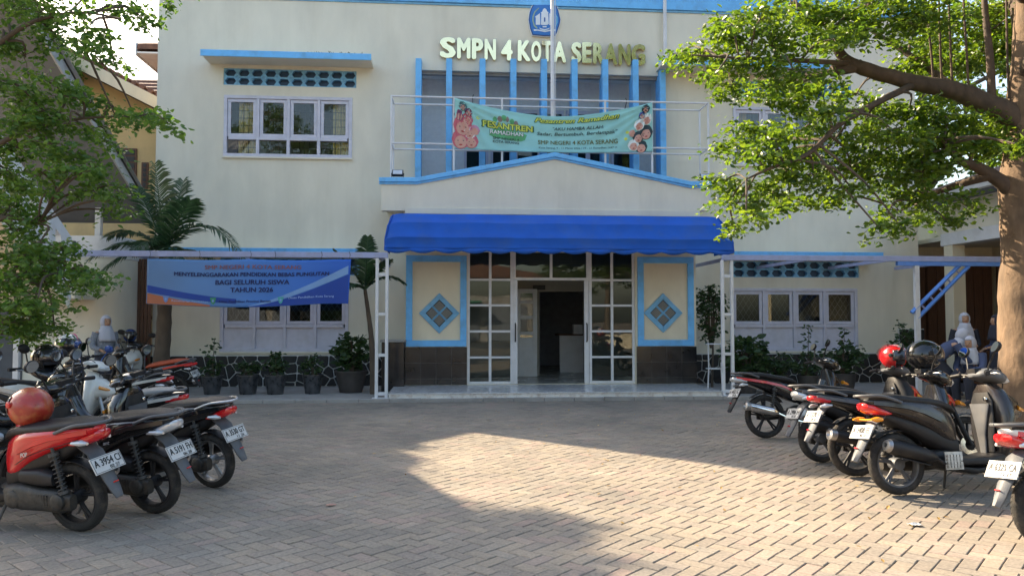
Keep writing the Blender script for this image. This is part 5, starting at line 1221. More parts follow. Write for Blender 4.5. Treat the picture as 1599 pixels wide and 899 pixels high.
def coil(g, p0, p1, r, turns=9, wr=.0055):
    p0, p1 = Vector(p0), Vector(p1); d = p1-p0; z = d.normalized(); a = z.cross(Vector((0,1,0))).normalized(); b = z.cross(a); n = turns*8
    g.tube([p0+d*(i/n)+(a*math.cos(2*math.pi*i/8)+b*math.sin(2*math.pi*i/8))*r for i in range(n+1)], wr, 5)
    g.tube([p0-z*.05, p1+z*.05], r*.42, 8); g.lathe([(r*1.25,-.012),(r*1.25,.012)], 12, Matrix.Translation(p0) @ z.to_track_quat('Z','Y').to_matrix().to_4x4()); g.lathe([(r*1.25,-.012),(r*1.25,.012)], 12, Matrix.Translation(p1) @ z.to_track_quat('Z','Y').to_matrix().to_4x4())
def textlocal(T, s, Mx, h, wdt, mat, bold=.02, slant=0):
    v, f, wd = text_vf(s, bold, slant); return mk('lettering', G().add([(p[0]/wd*wdt, p[1]*h, p[2]*.0003) for p in v], f, Mx), mat, T, fix=False)

GRP = 'motorbikes parked in two rows in the school yard'
def bike(label, pos, head, kind='s', body='gloss_black', seat='seat_black', apron=None, accent='plastic_grey', tail='red_lens', rim='plastic_black', plate=('A 3954 CI', '02 27'), lean=7, steer=18, decal=None, exhaust='plastic_black', nosec=None, mtilt=-97, rail='plastic_grey', guard='plastic_grey', mirrors='mirror', cowl=None, sc=1.0, signals=False, knee='plastic_black'):
    T = thing('motorbike', label, 'motorbike', pos, 0, GRP)
    T.rotation_mode = 'XYZ'; T.rotation_euler = (R(-lean), 0, R(90-head)); T.scale = (sc, sc, sc)
    apron = apron or body; cowl = cowl or apron
    S = kind == 's'; Rw, tw, wb = (.262, .044, 1.26) if S else (.288, .040, 1.25)
    mp = lambda name, g, mat, parent=None, smooth=38: mk(name, g, m[mat], parent or T, smooth=smooth)
    wr_ = wheel(T, 'rear_wheel', 0, Rw, tw, 5 if S else 5, rim)
    # ---- front end turns about the steering head
    FE = bpy.data.objects.new('front_end', None); 
    hx = wb-.20
    bpy.data.objects.remove(FE)
    Mst = Matrix.Translation((hx, 0, 0)) @ Matrix.Rotation(R(steer), 4, 'Z') @ Matrix.Translation((-hx, 0, 0))
    def fp_(name, g, mat, parent=None, smooth=38):
        g.v = [tuple(Mst @ Vector(p)) for p in g.v]; return mp(name, g, mat, parent, smooth)
    fw = wheel(T, 'front_wheel', wb, Rw, tw*.9, 5, rim)
    for o in [fw] + list(fw.children):
        me = o.data; me.transform(Mst)
    g = G()
    for s in (-1, 1): g.tube([(wb, .078*s, Rw), (wb-.06, .078*s, Rw+.14), (wb-.17, .072*s, Rw+.46)], [.022,.026,.02], 10)
    fork = fp_('front_fork', g, 'alu' if S else 'plastic_black')
    g = G(); Mx = Matrix.Translation((wb, -.062, Rw)) @ Matrix.Rotation(R(90), 4, 'X'); g.lathe([(.055,0),(.10,0),(.10,.004),(.055,.004)], 28, Mx, closed=True); fp_('brake_disc', g, 'chrome', fork)
    g = G(); arcshell(g, wb, Rw, Rw+.022, R(18), R(160), .062, .006, 16, .35); fp_('front_fender', g, apron)
    # handlebar and its cowl
    zb = 1.0 if S else 1.0; bx = wb-.33 if S else wb-.36
    g = G()
    for s in (-1, 1): g.tube(smoothpath([(bx+.05, 0, zb-.02), (bx+.02, .12*s, zb+.005), (bx-.03, .26*s, zb+.03), (bx-.07, .36*s, zb+.02)], 3), .012, 8)
    g.tube([(hx, 0, .78), (bx+.06, 0, zb-.02)], .03, 10); hb = fp_('handlebar', g, 'plastic_black')
    for s in (-1, 1):
        g = G(); g.tube([(bx-.03, .255*s, zb+.03), (bx-.075, .375*s, zb+.018)], .0185, 10); g.lathe([(.024,-.004),(.024,.004)], 10, Matrix.Translation((bx-.032,.26*s,zb+.03)) @ Matrix.Rotation(R(90),4,'X')); fp_('grip', g, 'plastic_black', hb)
        g = G(); g.tube(smoothpath([(bx+.0, .21*s, zb+.02), (bx+.045, .27*s, zb+.02), (bx+.02, .38*s, zb+.01)], 3), [.008]*7, 6); fp_('brake_lever', g, 'alu', hb)
        # mirror
        mm = G(); top = Vector((bx+.04, .285*s, zb+.20)); mm.tube(smoothpath([(bx+.0, .20*s, zb+.03), (bx+.015, .215*s, zb+.10), top], 4), .0075, 7)
        c = top+Vector((.0, .035*s, .045)); Mh = Matrix.Translation(c) @ Matrix.Rotation(R(12*s),4,'X') @ Matrix.Rotation(R(mtilt),4,'Y') @ Matrix.Rotation(R(10*s),4,'Z') @ Matrix.Diagonal((.052,.086,.03,1))
        mm.lathe([(.35,-1),(.75,-.75),(.97,-.25),(1,.25),(.97,.34)], 22, Mh); mo = fp_('mirror', mm, 'plastic_black' if mirrors != 'gloss_blue' else 'gloss_blue', hb)
        mg = G(); mg.lathe([(.01,.36),(.9,.36),(.9,.40),(.01,.40)], 22, Mh); fp_('mirror_glass', mg, 'mirror', hb)
    g = G()
    if S: g.loft([sec(bx-.06, zb+.015, .015, .07), sec(bx-.02, zb+.02, .04, .16), sec(bx+.06, zb+.012, .065, .185), sec(bx+.14, zb-.005, .065, .155), sec(bx+.20, zb-.025, .045, .10), sec(bx+.225, zb-.035, .02, .05)])
    else: g.loft([sec(bx-.05, zb+.01, .015, .06), sec(bx-.01, zb+.012, .04, .15), sec(bx+.07, zb-.0, .075, .175), sec(bx+.16, zb-.03, .085, .155), sec(bx+.23, zb-.055, .06, .11), sec(bx+.26, zb-.065, .025, .05)])
    cw = fp_('handlebar_cowl', g, cowl, hb, 50)
    g = G()
    if S: g.loft([sec(bx+.13, zb-.02, .05, .13), sec(bx+.20, zb-.035, .038, .105), sec(bx+.235, zb-.045, .015, .06)])
    else: g.loft([sec(bx+.18, zb-.05, .062, .12), sec(bx+.245, zb-.07, .045, .09), sec(bx+.275, zb-.075, .015, .045)])
    fp_('headlight', g, 'clear_lens', hb)
    g = G(); g.box(bx-.055, bx-.0, -.085, .085, zb+.03, zb+.075, None); fp_('dash', g, 'plastic_black', hb)
    g = G()
    for s in (-1, 1): g.tube(smoothpath([(bx-.02, .20*s, zb+.02), (bx+.10, .17*s, zb+.07), (bx+.17, .08*s, zb-.02), (hx+.03, .03*s, .80)], 4), .005, 5)
    fp_('cable', g, 'plastic_black', hb)
    # ---- apron / leg shield and nose
    g = G()
    if S: g.loft([secz(.27, wb-.30, .035, .13, 3), secz(.36, wb-.295, .045, .18, 3), secz(.50, wb-.28, .06, .215, 3), secz(.64, wb-.255, .08, .225, 3), secz(.77, wb-.245, .095, .20, 3), secz(.87, wb-.26, .085, .14, 3), secz(.93, wb-.28, .05, .08, 3)])
    else: g.loft([secz(.33, wb-.42, .025, .17, 3), secz(.46, wb-.37, .03, .195, 3), secz(.60, wb-.32, .05, .19, 3), secz(.74, wb-.28, .075, .16, 3), secz(.85, wb-.27, .07, .11, 3), secz(.91, wb-.28, .05, .075, 3)])
    ap = mp('leg_shield', g, apron, None, 50)
    g = G()
    if S: g.loft([sec(wb-.22, .72, .15, .19, 3), sec(wb-.12, .715, .12, .155, 2.6), sec(wb-.04, .69, .07, .10, 2.4), sec(wb+.0, .67, .025, .045, 2.4)])
    else: g.loft([sec(wb-.26, .74, .12, .13, 3), sec(wb-.17, .73, .09, .10, 2.6), sec(wb-.10, .715, .04, .055, 2.4)])
    mp('nose', g, nosec or apron, ap, 50)
    if S:
        g = G(); g.loft([secz(.34, wb-.365, .012, .10, 3), secz(.55, wb-.365, .016, .13, 3), secz(.78, wb-.35, .02, .12, 3), secz(.86, wb-.345, .012, .08, 3)]); mp('inner_shield', g, knee, ap, 50)
        g = G(); g.loft([secz(.33, wb-.385, .010, .035, 3), secz(.50, wb-.388, .012, .05, 3), secz(.66, wb-.382, .014, .085, 3), secz(.76, wb-.378, .010, .115, 3)]); mp('knee_panel', g, 'plastic_grey', ap, 50)
        mp('ignition', G().lathe([(.018,0),(.018,.012),(.008,.016),(.006,.016)], 12, Matrix.Translation((wb-.372,-.075,.80)) @ Matrix.Rotation(R(-90),4,'Y')), 'chrome', ap)
    for s in (-1, 1):
        g = G(); g.loft([sec(wb-.14, .72, .025, .04, 2.4, .14*s), sec(wb-.07, .70, .02, .03, 2.4, .12*s), sec(wb-.03, .69, .008, .012, 2.4, .105*s)]); mp('front_signal', g, 'amber_lens', ap)
    # ---- body, seat, floor
    g = G()
    if S:
        g.loft([sec(-.27, .80, .016, .035, 3.2), sec(-.23, .788, .036, .08, 3.2, top=.12), sec(-.14, .768, .055, .12, 3.2, top=.14), sec(-.02, .74, .08, .148, 3.2, top=.12), sec(.12, .71, .105, .160, 3.2, top=.08), sec(.27, .67, .135, .160, 3.2, top=.04), sec(.40, .61, .165, .145, 3.2), sec(.49, .56, .165, .12, 3.2), sec(.54, .52, .13, .095, 3.2)])
    else:
        g.loft([sec(-.44, .825, .016, .03), sec(-.36, .805, .04, .075), sec(-.22, .77, .065, .105), sec(-.02, .725, .09, .125), sec(.16, .68, .115, .130), sec(.32, .62, .125, .115), sec(.45, .565, .11, .09), sec(.54, .53, .07, .07)])
    bd = mp('body', g, body, None, 50)
    for s in (-1, 1):                       # panel seams
        g = G(); Q0 = [(-.18,.735,.127),(-.02,.69,.151),(.12,.655,.158),(.27,.60,.158),(.40,.53,.143)] if S else [(-.34,.775,.085),(-.2,.74,.105),(0,.69,.124),(.2,.63,.124),(.36,.565,.102)]
        g.tube([(x, s*(y+.001), z) for x, z, y in Q0], .003, 5); mp('panel_seam', g, 'ink', bd)
    g = G(); g.box(-.012, .012, -.02, .02, -.004, .004, Matrix.Translation(((-.36 if S else -.485), 0, (.40 if S else .47))) @ Matrix.Rotation(R(35),4,'Y')); mp('reflector', g, 'red_lens')
    # raised accent strip along each flank
    for s in (-1, 1):
        g = G(); P0 = [(-.22,.785,.088),(-.10,.768,.138),(.05,.745,.165),(.20,.70,.170),(.36,.63,.158)] if S else [(-.40,.80,.07),(-.2,.77,.112),(0,.735,.130),(.2,.69,.132),(.36,.63,.112)]
        g.loft([[(x, s*(y+o), z+dz) for o, dz in ((-.02,.022),(.004,.016),(.006,-.016),(-.02,-.024))] for x, z, y in P0]); mp('side_trim', g, accent, bd)
    g = G()
    if S: g.loft([sec(-.25, .825, .018, .07), sec(-.19, .832, .032, .115), sec(-.02, .822, .042, .145), sec(.12, .80, .045, .150), sec(.28, .785, .045, .145), sec(.42, .765, .042, .12), sec(.53, .735, .035, .085), sec(.59, .70, .02, .05)])
    else: g.loft([sec(-.31, .845, .016, .06), sec(-.24, .850, .03, .10), sec(-.05, .832, .042, .13), sec(.12, .80, .045, .135), sec(.28, .775, .045, .125), sec(.42, .745, .038, .09), sec(.50, .715, .02, .055)])
    mp('seat', g, seat, None, 50)
    if S:
        g = G(); g.loft([sec(-.16, .70, .02, .06, 3), sec(-.02, .64, .055, .095, 3), sec(.14, .58, .085, .115, 3), sec(.32, .50, .105, .12, 3), sec(.48, .43, .11, .11, 3), sec(.56, .40, .08, .09, 3)]); mp('under_cover', g, 'plastic_black', bd, 50)
    g = G(); zs = .835 if S else .855; xs = -.32 if S else -.44; ys = .10 if S else .085
    for s in (-1, 1): g.tube(smoothpath([(xs+.32, (ys+.06)*s, zs-.05), (xs+.18, (ys+.045)*s, zs), (xs+.09, (ys+.02)*s, zs+.012), (xs+.02, ys*.55*s, zs+.012), (xs, 0, zs+.012)], 4), .0125, 8)
    mp('grab_rail', g, rail)
    # tail light, signals, plate, mudguard
    g = G()
    if S: g.loft([sec(-.292, .758, .020, .03, 3), sec(-.272, .752, .036, .08, 3), sec(-.21, .728, .042, .112, 3), sec(-.12, .70, .028, .122, 3), sec(-.07, .69, .010, .115, 3)])
    else: g.loft([sec(-.462, .790, .018, .025), sec(-.44, .788, .03, .065), sec(-.36, .772, .035, .092), sec(-.27, .755, .02, .10)])
    tl = mp('tail_light', g, tail)
    xo = .08 if S else -.08
    for s in (-1, 1):
        g = G()
        if signals: g.tube([(-.24, .0, .64), (-.24, .10*s, .645)], .01, 6); g.loft([sec(-.285+.05*k, .645, hz, hy, 2.2, .125*s) for k, (hz, hy) in enumerate(((.008,.012),(.024,.035),(.018,.028)))])
        else: g.loft([sec(-.315+xo, .705, .010, .012, 2.2, .105*s), sec(-.28+xo, .71, .024, .03, 2.2, .118*s), sec(-.21+xo, .712, .012, .02, 2.2, .132*s)])
        mp('rear_signal', g, 'amber_lens' if signals else 'clear_lens', tl)
    g = G(); px_, pz_ = (-.185, .655) if S else (-.31, .72)
    q = [(px_+.10, pz_+.03, .075), (px_-.01, pz_-.04, .075), (px_-.09, pz_-.16, .066), (px_-.17, pz_-.30, .05), (px_-.205, pz_-.365, .028)]
    g.loft([[(x+dx, y*hw, z+dz) for dx, dz, y in ((0,0,-1),(-.022,.012,-.4),(-.022,.012,.4),(0,0,1),(.012,-.008,.9),(.004,-.004,0),(.012,-.008,-.9))] for x, z, hw in q]); mg_ = mp('rear_mudguard', g, guard)
    Mp = Matrix.Translation((px_-.115, 0, pz_-.115)) @ Matrix.Rotation(R(-90),4,'Z') @ Matrix.Rotation(R(62),4,'X')
    g = G(); g.box(-.138, .138, -.062, .062, -.004, .004, Mp); pl = mp('number_plate', g, 'plate_white', None, None)
    if plate:
        textlocal(pl, plate[0], Mp @ Matrix.Translation((-.120, -.012, .0055)), .054, .24, m['ink'], .025); textlocal(pl, plate[1], Mp @ Matrix.Translation((.0, -.048, .0055)), .024, .09, m['ink'], .01)
        bd_ = G(); 
        for a in ((-.133,.133,.053,.056),(-.133,.133,-.056,-.053),(-.133,-.130,-.053,.053),(.130,.133,-.053,.053)): bd_.box(a[0],a[1],a[2],a[3],.0042,.0055,Mp)
        mp('plate_border', bd_, 'ink', pl, None)
    # hugger over the rear wheel
    g = G(); arcshell(g, 0, Rw, Rw+.02, R(35), R(128), .055, .005, 12, .2); mp('inner_fender', g, 'plastic_black')
    # ---- engine and drive
    if S:
        g = G(); g.loft([sec(.56, .285, .05, .03, 3, .10), sec(.50, .285, .085, .055, 3, .115), sec(.36, .285, .098, .06, 3, .12), sec(.16, .275, .085, .055, 3, .12), sec(.02, .265, .085, .05, 3, .115), sec(-.07, .26, .055, .035, 3, .105)])
        e = mp('drive_case', g, 'engine', None, 45)
        g = G()
        for cx, rr in ((.42, .068), (.02, .06)):
            g.lathe([(rr, 0), (rr, .022), (rr*.8, .03), (rr*.3, .034), (.01, .034)], 22, Matrix.Translation((cx, .155 if cx > .2 else .148, .275)) @ Matrix.Rotation(R(-90),4,'X'))
        for k in range(9): g.box(.10+.024*k, .108+.024*k, .155, .174, .245, .325)
        mp('case_cover', g, 'engine', e)
        g = G(); g.loft([sec(.30, .30, .07, .09, 3), sec(.45, .29, .10, .11, 3), sec(.60, .29, .08, .09, 3), sec(.68, .28, .05, .06, 3)]); mp('engine', g, 'engine')
        g = G(); g.loft([sec(.36, .44, .05, .06, 3, .10), sec(.18, .44, .065, .06, 3, .11), sec(.06, .43, .045, .05, 3, .11)]); mp('air_box', g, 'plastic_black')
        g = G(); g.loft([sec(.46, .285, .05, .155, 3.4), sec(.58, .275, .045, .17, 3.4), sec(.82, .275, .045, .17, 3.4), sec(.94, .29, .055, .16, 3.4), sec(1.0, .31, .05, .13, 3.4)]); mp('footboard', g, 'plastic_black')
        g = G(); g.loft([sec(.50, .22, .03, .10, 3), sec(.70, .19, .035, .12, 3), sec(.90, .21, .035, .11, 3)]); mp('belly_pan', g, 'plastic_black')
        # exhaust on the right
        p0, p1 = Vector((.26, -.155, .315)), Vector((-.17, -.170, .425)); d = (p1-p0); Mx = Matrix.Translation(p0) @ d.to_track_quat('Z','Y').to_matrix().to_4x4(); L = d.length
        g = G(); g.tube(smoothpath([(.58, -.05, .22), (.48, -.11, .21), (.36, -.145, .26), tuple(p0)], 4), .017, 8); g.lathe([(.02,-.02),(.045,.02),(.060,.10),(.066,L*.6),(.066,L-.03),(.058,L)], 22, Mx); ex = mp('exhaust', g, exhaust)
        g = G(); g.lathe([(.058,L+.001),(.045,L+.03),(.020,L+.034),(.018,L+.0),(.01,L)], 18, Mx); mp('exhaust_tip', g, 'alu', ex)
        g = G(); rings = []
        for k in range(9):
            t = .04+(L-.12)*k/8; rings.append([tuple(Mx @ Vector((rad*math.cos(a), rad*math.sin(a), t))) for rad in (.073, .078) for a in (np.linspace(R(150), R(285), 7) if rad < .075 else np.linspace(R(285), R(150), 7))])
        g.loft(rings); mp('heat_shield', g, 'plastic_black', ex)
        g = G(); 
        for k in range(5):
            for j in range(4): g.box(.37+.03*k, .392+.03*k, -.172, -.160, .225+.03*j, .247+.03*j)
        g.box(.355, .525, -.160, -.150, .21, .36); mp('radiator_guard', g, 'alu')
        g = G(); coil(g, (-.01, .125, .34), (.05, .13, .62), .03); mp('shock_absorber', g, 'iron')
    else:
        g = G(); g.loft([sec(.36, .315, .08, .08, 3), sec(.46, .315, .115, .115, 3), sec(.62, .315, .10, .11, 3), sec(.70, .33, .065, .075, 3), sec(.86, .35, .06, .065, 3), sec(.90, .35, .04, .045, 3)]); e = mp('engine', g, 'engine')
        g = G()
        for s in (-1, 1):
            for cx, rr in ((.50, .085), (.62, .05)): g.lathe([(rr, 0), (rr, .015), (rr*.7, .025), (.01, .025)], 20, Matrix.Translation((cx, .112*s, .31)) @ Matrix.Rotation(R(-90*s),4,'X'))
        for k in range(6): g.lathe([(.075,-.004),(.075,.004)], 14, Matrix.Translation((.70+.028*k, 0, .345)) @ Matrix.Rotation(R(90),4,'Y'))
        mp('engine_cover', g, 'alu', e)
        g = G(); g.loft([sec(.46, .31, .05, .016, 3, .095), sec(.3, .30, .055, .016, 3, .095), sec(.05, .29, .06, .016, 3, .095), sec(-.07, .288, .04, .012, 3, .095)]); mp('chain_case', g, 'plastic_black')
        g = G()
        for s in (-1, 1): g.tube([(.40, .085*s, .33), (.0, .085*s, Rw), (-.05, .085*s, Rw)], [.022,.02,.016], 7)
        mp('swingarm', g, 'iron')
        g = G(); g.tube(smoothpath([(.46, 0, .57), (.58, 0, .49), (.72, 0, .50), (.84, 0, .60), (.92, 0, .74)], 4), lerpl([.075,.075,.065,.07,.08], 17), 12); mp('centre_tunnel', g, apron)
        for s in (-1, 1):
            g = G(); coil(g, (.03, .125*s, .34), (.10, .13*s, .64), .028); mp('shock_absorber', g, 'iron')
            g = G(); g.tube([(.52, .12*s, .27), (.52, .26*s, .275)], .016, 8); mp('footpeg', g, 'plastic_black')
        p0, p1 = Vector((.10, -.15, .335)), Vector((-.34, -.165, .43)); d = p1-p0; Mx = Matrix.Translation(p0) @ d.to_track_quat('Z','Y').to_matrix().to_4x4(); L = d.length
        g = G(); g.tube(smoothpath([(.82, -.03, .30), (.74, -.09, .20), (.5, -.14, .20), (.25, -.145, .27), tuple(p0)], 4), .016, 8); g.lathe([(.018,-.02),(.042,.02),(.055,.08),(.056,L*.7),(.054,L)], 22, Mx); ex = mp('exhaust', g, 'chrome' if exhaust == 'chrome' else exhaust)
        g = G(); g.lathe([(.057,L-.04),(.058,L+.02),(.03,L+.03),(.022,L+.01),(.01,L)], 18, Mx); mp('exhaust_tip', g, 'alu', ex)
    g = G(); g.tube([(.56, .10, .22), (.60, .20, .02+.22*math.tan(R(lean)) * 0), (.62, .215, -.012)], [.012,.011,.014], 6); mp('side_stand', g, 'iron')
    if decal:
        txt, dm, hgt = decal
        for s in (1, -1):
            Mx = Matrix.Translation((.30 if s > 0 else -.05, .1795*s, .60)) @ Matrix.Rotation(R(180) if s > 0 else 0, 4, 'Z') @ Matrix.Rotation(R(90),4,'X') @ Matrix.Rotation(R(10*s),4,'Z')
            textlocal(bd, txt, Mx, hgt, hgt*len(txt)*.75, m[dm] if dm in MATS else flat(dm, (.6,.45,.15)), .02, .3)
    return T

def rear(px, py): p = P(px, py, Z=0); return (p.x, p.y, .004)
# left row (tails toward the yard)
L1 = bike('red scooter with dark seat and a red helmet resting on its seat', rear(125, 829), -70, 's', 'gloss_red', apron='gloss_red', accent='gloss_red', plate=('A 3954 CI', '02 27'), decal=('POP', 'plate_white', .03))
L2 = bike('black scooter with grey plate holder and silver shoulder trim behind the red scooter', rear(243, 801), -68, 's', 'gloss_black', accent='matt_brown', tail='clear_lens', plate=('A 5191 FH', '06 28'), decal=('ant', 'plate_white', .03))
L3 = bike('black scooter with gold script on its flank and a red plate light strip', rear(334, 761), -64, 's', 'gloss_black', accent='gloss_black', tail='red_lens', plate=('A 3530 GT', '11 26'), decal=('Fino', 'ink_goldscript', .045), rim='alu', rail='alu')
def seatpos(px, py, z): p = P(px, py, Z=z); return p
def by_tail(px, py, z, head, back=.42):
    p = P(px, py, Z=z); a = R(head); return (p.x+math.sin(a)*back, p.y+math.cos(a)*back, .004)
L4 = bike('motorbike with pale grey seat parked behind the gold script scooter', by_tail(296, 611, .83, -75), -75, 'u', 'gloss_black', 'seat_grey', accent='gloss_white', plate=('A 4127 B', '03 27'))
L5 = bike('motorbike with dark dusty seat and pink tail parked behind the grey seat one', by_tail(272, 583, .84, -78), -78, 'u', 'gloss_black', 'seat_black', accent='gloss_white', plate=('A 2266 C', '08 27'))
L6 = bike('motorbike with orange red seat near the foil-wrapped pots', by_tail(308, 563, .83, -82), -82, 'u', 'gloss_black', 'seat_orange', apron='gloss_black', accent='gloss_red', plate=('A 6011 D', '10 28'), guard='plastic_black')
L7 = bike('scooter with white and red nose facing out beside the slatted gate', tuple(P(212, 605, Z=.06)), 168, 's', 'gloss_black', apron='gloss_white', accent='gloss_red', cowl='gloss_black', plate=None, steer=-10)
L8 = bike('scooter with white headlight cowl facing the yard under the leafy tree', tuple(P(2, 700, Z=.004)), 84, 's', 'gloss_white', apron='gloss_white', accent='gloss_white', mirrors='gloss_blue', plate=None, steer=-14)
L9 = bike('dark motorbike facing the yard with a black helmet on its handlebar', tuple(P(-95, 730, Z=.004)), 86, 'u', 'gloss_black', apron='gloss_black', accent='plastic_grey', plate=None, steer=-12)
L10 = bike('blue and white motorbike at the near end behind the red scooter', tuple(P(-330, 790, Z=.004)), 84, 'u', 'gloss_blue', apron='gloss_blue', accent='gloss_white', cowl='gloss_white', plate=None, steer=-14)
# right row
R1 = bike('black and red motorbike with long silver exhaust furthest along the row by the plants', rear(1197, 684), 84, 'u', 'gloss_black', accent='gloss_red', tail='clear_lens', exhaust='chrome', plate=('A 4432 G', '05 28'), steer=-16, guard='plastic_black', mtilt=-68)
R2 = bike('black scooter with clear rounded tail light and white plate behind the silver exhaust bike', rear(1284, 722), 86, 's', 'gloss_black', apron='plastic_black', nosec='gloss_red', accent='plastic_grey', tail='clear_lens', plate=('A 2906 H', '07 27'), steer=-16, cowl='plastic_grey', rim='plastic_grey', mtilt=-68)
R3 = bike('black underbone motorbike with large red tail light and twin shocks', rear(1338, 744), 86, 'u', 'gloss_black', apron='gloss_black', nosec='gloss_red', accent='plastic_grey', tail='red_lens', plate=('A 5370 F', '09 26'), steer=-16, cowl='gloss_black', mtilt=-68)
R4 = bike('big matt brown black scooter with amber rear signals beside the tree trunk', rear(1404, 773), 85, 's', 'matt_brown', apron='matt_brown', accent='matt_brown', tail='red_lens', plate=('A 3408 EL', '04 27'), signals=True, steer=-18, sc=1.05, rim='plastic_grey', cowl='plastic_grey', mtilt=-68)
R5 = bike('white and red tailed scooter nearest the paper scrap', rear(1640, 856), 84, 's', 'gloss_white', apron='gloss_white', accent='gloss_red', tail='red_lens', plate=('A 6325 CA', '12 27'), steer=-16, rim='alu', mtilt=-68)

# ================================================================== helmets
def helmet(label, loc, rz, shell, visor, trim='plastic_black', tilt=0, s=1.0, stripe=None, full=False):
    T = thing('helmet', label, 'helmet', loc, 0); T.rotation_euler = (R(tilt), R(-4), rz); T.scale = (s, s, s)
    def dome(ro, x_cut, lo, hi=1.0, n=28, mm=14):
        v, f = [], []
        for j in range(mm+1):
            ph = lo+(math.pi/2-lo)*j/mm
            for i in range(n):
                a = 2*math.pi*i/n; v.append((ro*1.12*math.cos(ph)*math.cos(a), ro*.94*math.cos(ph)*math.sin(a), ro*.98*math.sin(ph)))
        return v, f
    n, mm = 36, 16; r0 = .135; v, f = [], []; ok = {}
    for j in range(mm+1):
        ph = R(-62)+(R(90)-R(-62))*j/mm
        for i in range(n):
            a = 2*math.pi*i/n; k = 1-.10*max(0, -math.sin(ph)); v.append((r0*1.14*math.cos(ph)*math.cos(a)*k, r0*.96*math.cos(ph)*math.sin(a), r0*1.0*math.sin(ph)+.125))
    for j in range(mm):
        for i in range(n):
            ph = -62+152*(j+.5)/mm; a = 360*(i+.5)/n; a = a-360 if a > 180 else a
            if abs(a) < 62 and (ph < 24) and not (full and ph < -34): continue
            f.append((j*n+i, j*n+(i+1) % n, (j+1)*n+(i+1) % n, (j+1)*n+i))
    o = mk('shell', G().add(v, f), m[shell], T, smooth=60, fix=False); so = o.modifiers.new('s', 'SOLIDIFY'); so.thickness = .022; so.offset = -1
    v, f = [], []
    for j in range(7):
        ph = R(-14+48*j/6)
        for i in range(17):
            a = R(-72+144*i/16); rr = r0*1.035; v.append((rr*1.15*math.cos(ph)*math.cos(a), rr*.97*math.cos(ph)*math.sin(a), rr*math.sin(ph)+.125))
    for j in range(6):
        for i in range(16): f.append((j*17+i, j*17+i+1, (j+1)*17+i+1, (j+1)*17+i))
    o = mk('visor', G().add(v, f), m[visor], T, smooth=60, fix=False); so = o.modifiers.new('s', 'SOLIDIFY'); so.thickness = .003
    for sgn in (-1, 1):
        mk('visor_pivot', G().lathe([(.022,0),(.022,.008),(.012,.012),(.01,.012)], 14, Matrix.Translation((.03, sgn*r0*.955, .15)) @ Matrix.Rotation(R(-90*sgn),4,'X')), m[trim], T, smooth=50)
    g = G(); g.tube([(r0*1.1*.47*math.cos(t)*1.02, r0*.96*.50*math.sin(t), .006+.0) for t in np.linspace(R(65), R(295), 22)], .012, 6); mk('rim_trim', g, m[trim], T, smooth=50)
    mk('lining', G().lathe([(.01,.21),(.08,.2),(.105,.14),(.10,.06),(.09,.05),(.08,.14),(.01,.18)], 20), m['cloth_dark'], T, smooth=60)
    if stripe:
        for k, (a0, wdt, mat_) in enumerate(stripe):
            v, f = [], []
            for i in range(15):
                ph = R(-10+172*i/14)
                for s_ in (-1, 1):
                    a = R(a0)+s_*R(wdt)*abs(math.cos(ph*.55)); x = r0*1.0*math.cos(ph); z = r0*math.sin(ph); v.append((-x*1.14*1.012, r0*.96*1.012*math.sin(a)*math.sin(ph*.5+.8), z*1.012+.125))
            for i in range(14): f.append((2*i, 2*i+1, 2*i+3, 2*i+2))
            q = mk('stripe', G().add(v, f), m[mat_] if mat_ in MATS else flat(mat_, (.5,.3,.1)), T, smooth=60, fix=False)
    return T
hp = lambda px, py, d: tuple(PD(px, py, d))
def on_bike(T, x, y, z):
    bpy.context.view_layer.update(); return tuple(T.matrix_world @ Vector((x, y, z)))
flat('ink_goldscript', (.55,.40,.14)); flat('helmet_gold', (.55,.26,.06)); flat('helmet_pink', (.65,.12,.2))
pm('helmet_red', (.34,.03,.018), .35, var=.3, vscale=9, coat=.3, dirt=(.45,.19,.05), dscale=14, damt=.65)
pm('helmet_smoke', (.03,.03,.035), .06, var=.1, coat=.8)
helmet('glossy red helmet with gold print sitting on the red scooter seat', on_bike(L1, .40, 0, .785), R(150), 'helmet_red', 'helmet_smoke', 'gloss_red', s=1.12)
helmet('black helmet with smoked visor on the dark motorbike under the tree', on_bike(L9, 1.0, -.02, 1.03), R(-25), 'gloss_black', 'helmet_smoke', s=1.12)
helmet('white helmet with pink side stripe above the white cowl scooter', hp(106, 556, 9.7), R(-35), 'gloss_white', 'helmet_smoke', s=1.12, stripe=[(20, 14, 'helmet_pink')])
helmet('dark blue helmet on the scooter beside the slatted gate', on_bike(L7, .93, -.1, 1.06), R(-80), 'gloss_blue', 'helmet_smoke', s=1.05)
helmet('red white and black patterned helmet on the black scooter handlebar', on_bike(R2, .92, -.12, 1.02), R(-60), 'gloss_red', 'helmet_smoke', s=1.05, stripe=[(-25, 10, 'gloss_white'), (5, 9, 'gloss_white'), (28, 8, 'ink')])
helmet('black glossy full helmet on the red nosed motorbike handlebar', on_bike(R3, .93, .05, 1.07), R(-20), 'gloss_black', 'helmet_smoke', s=1.2, full=True)

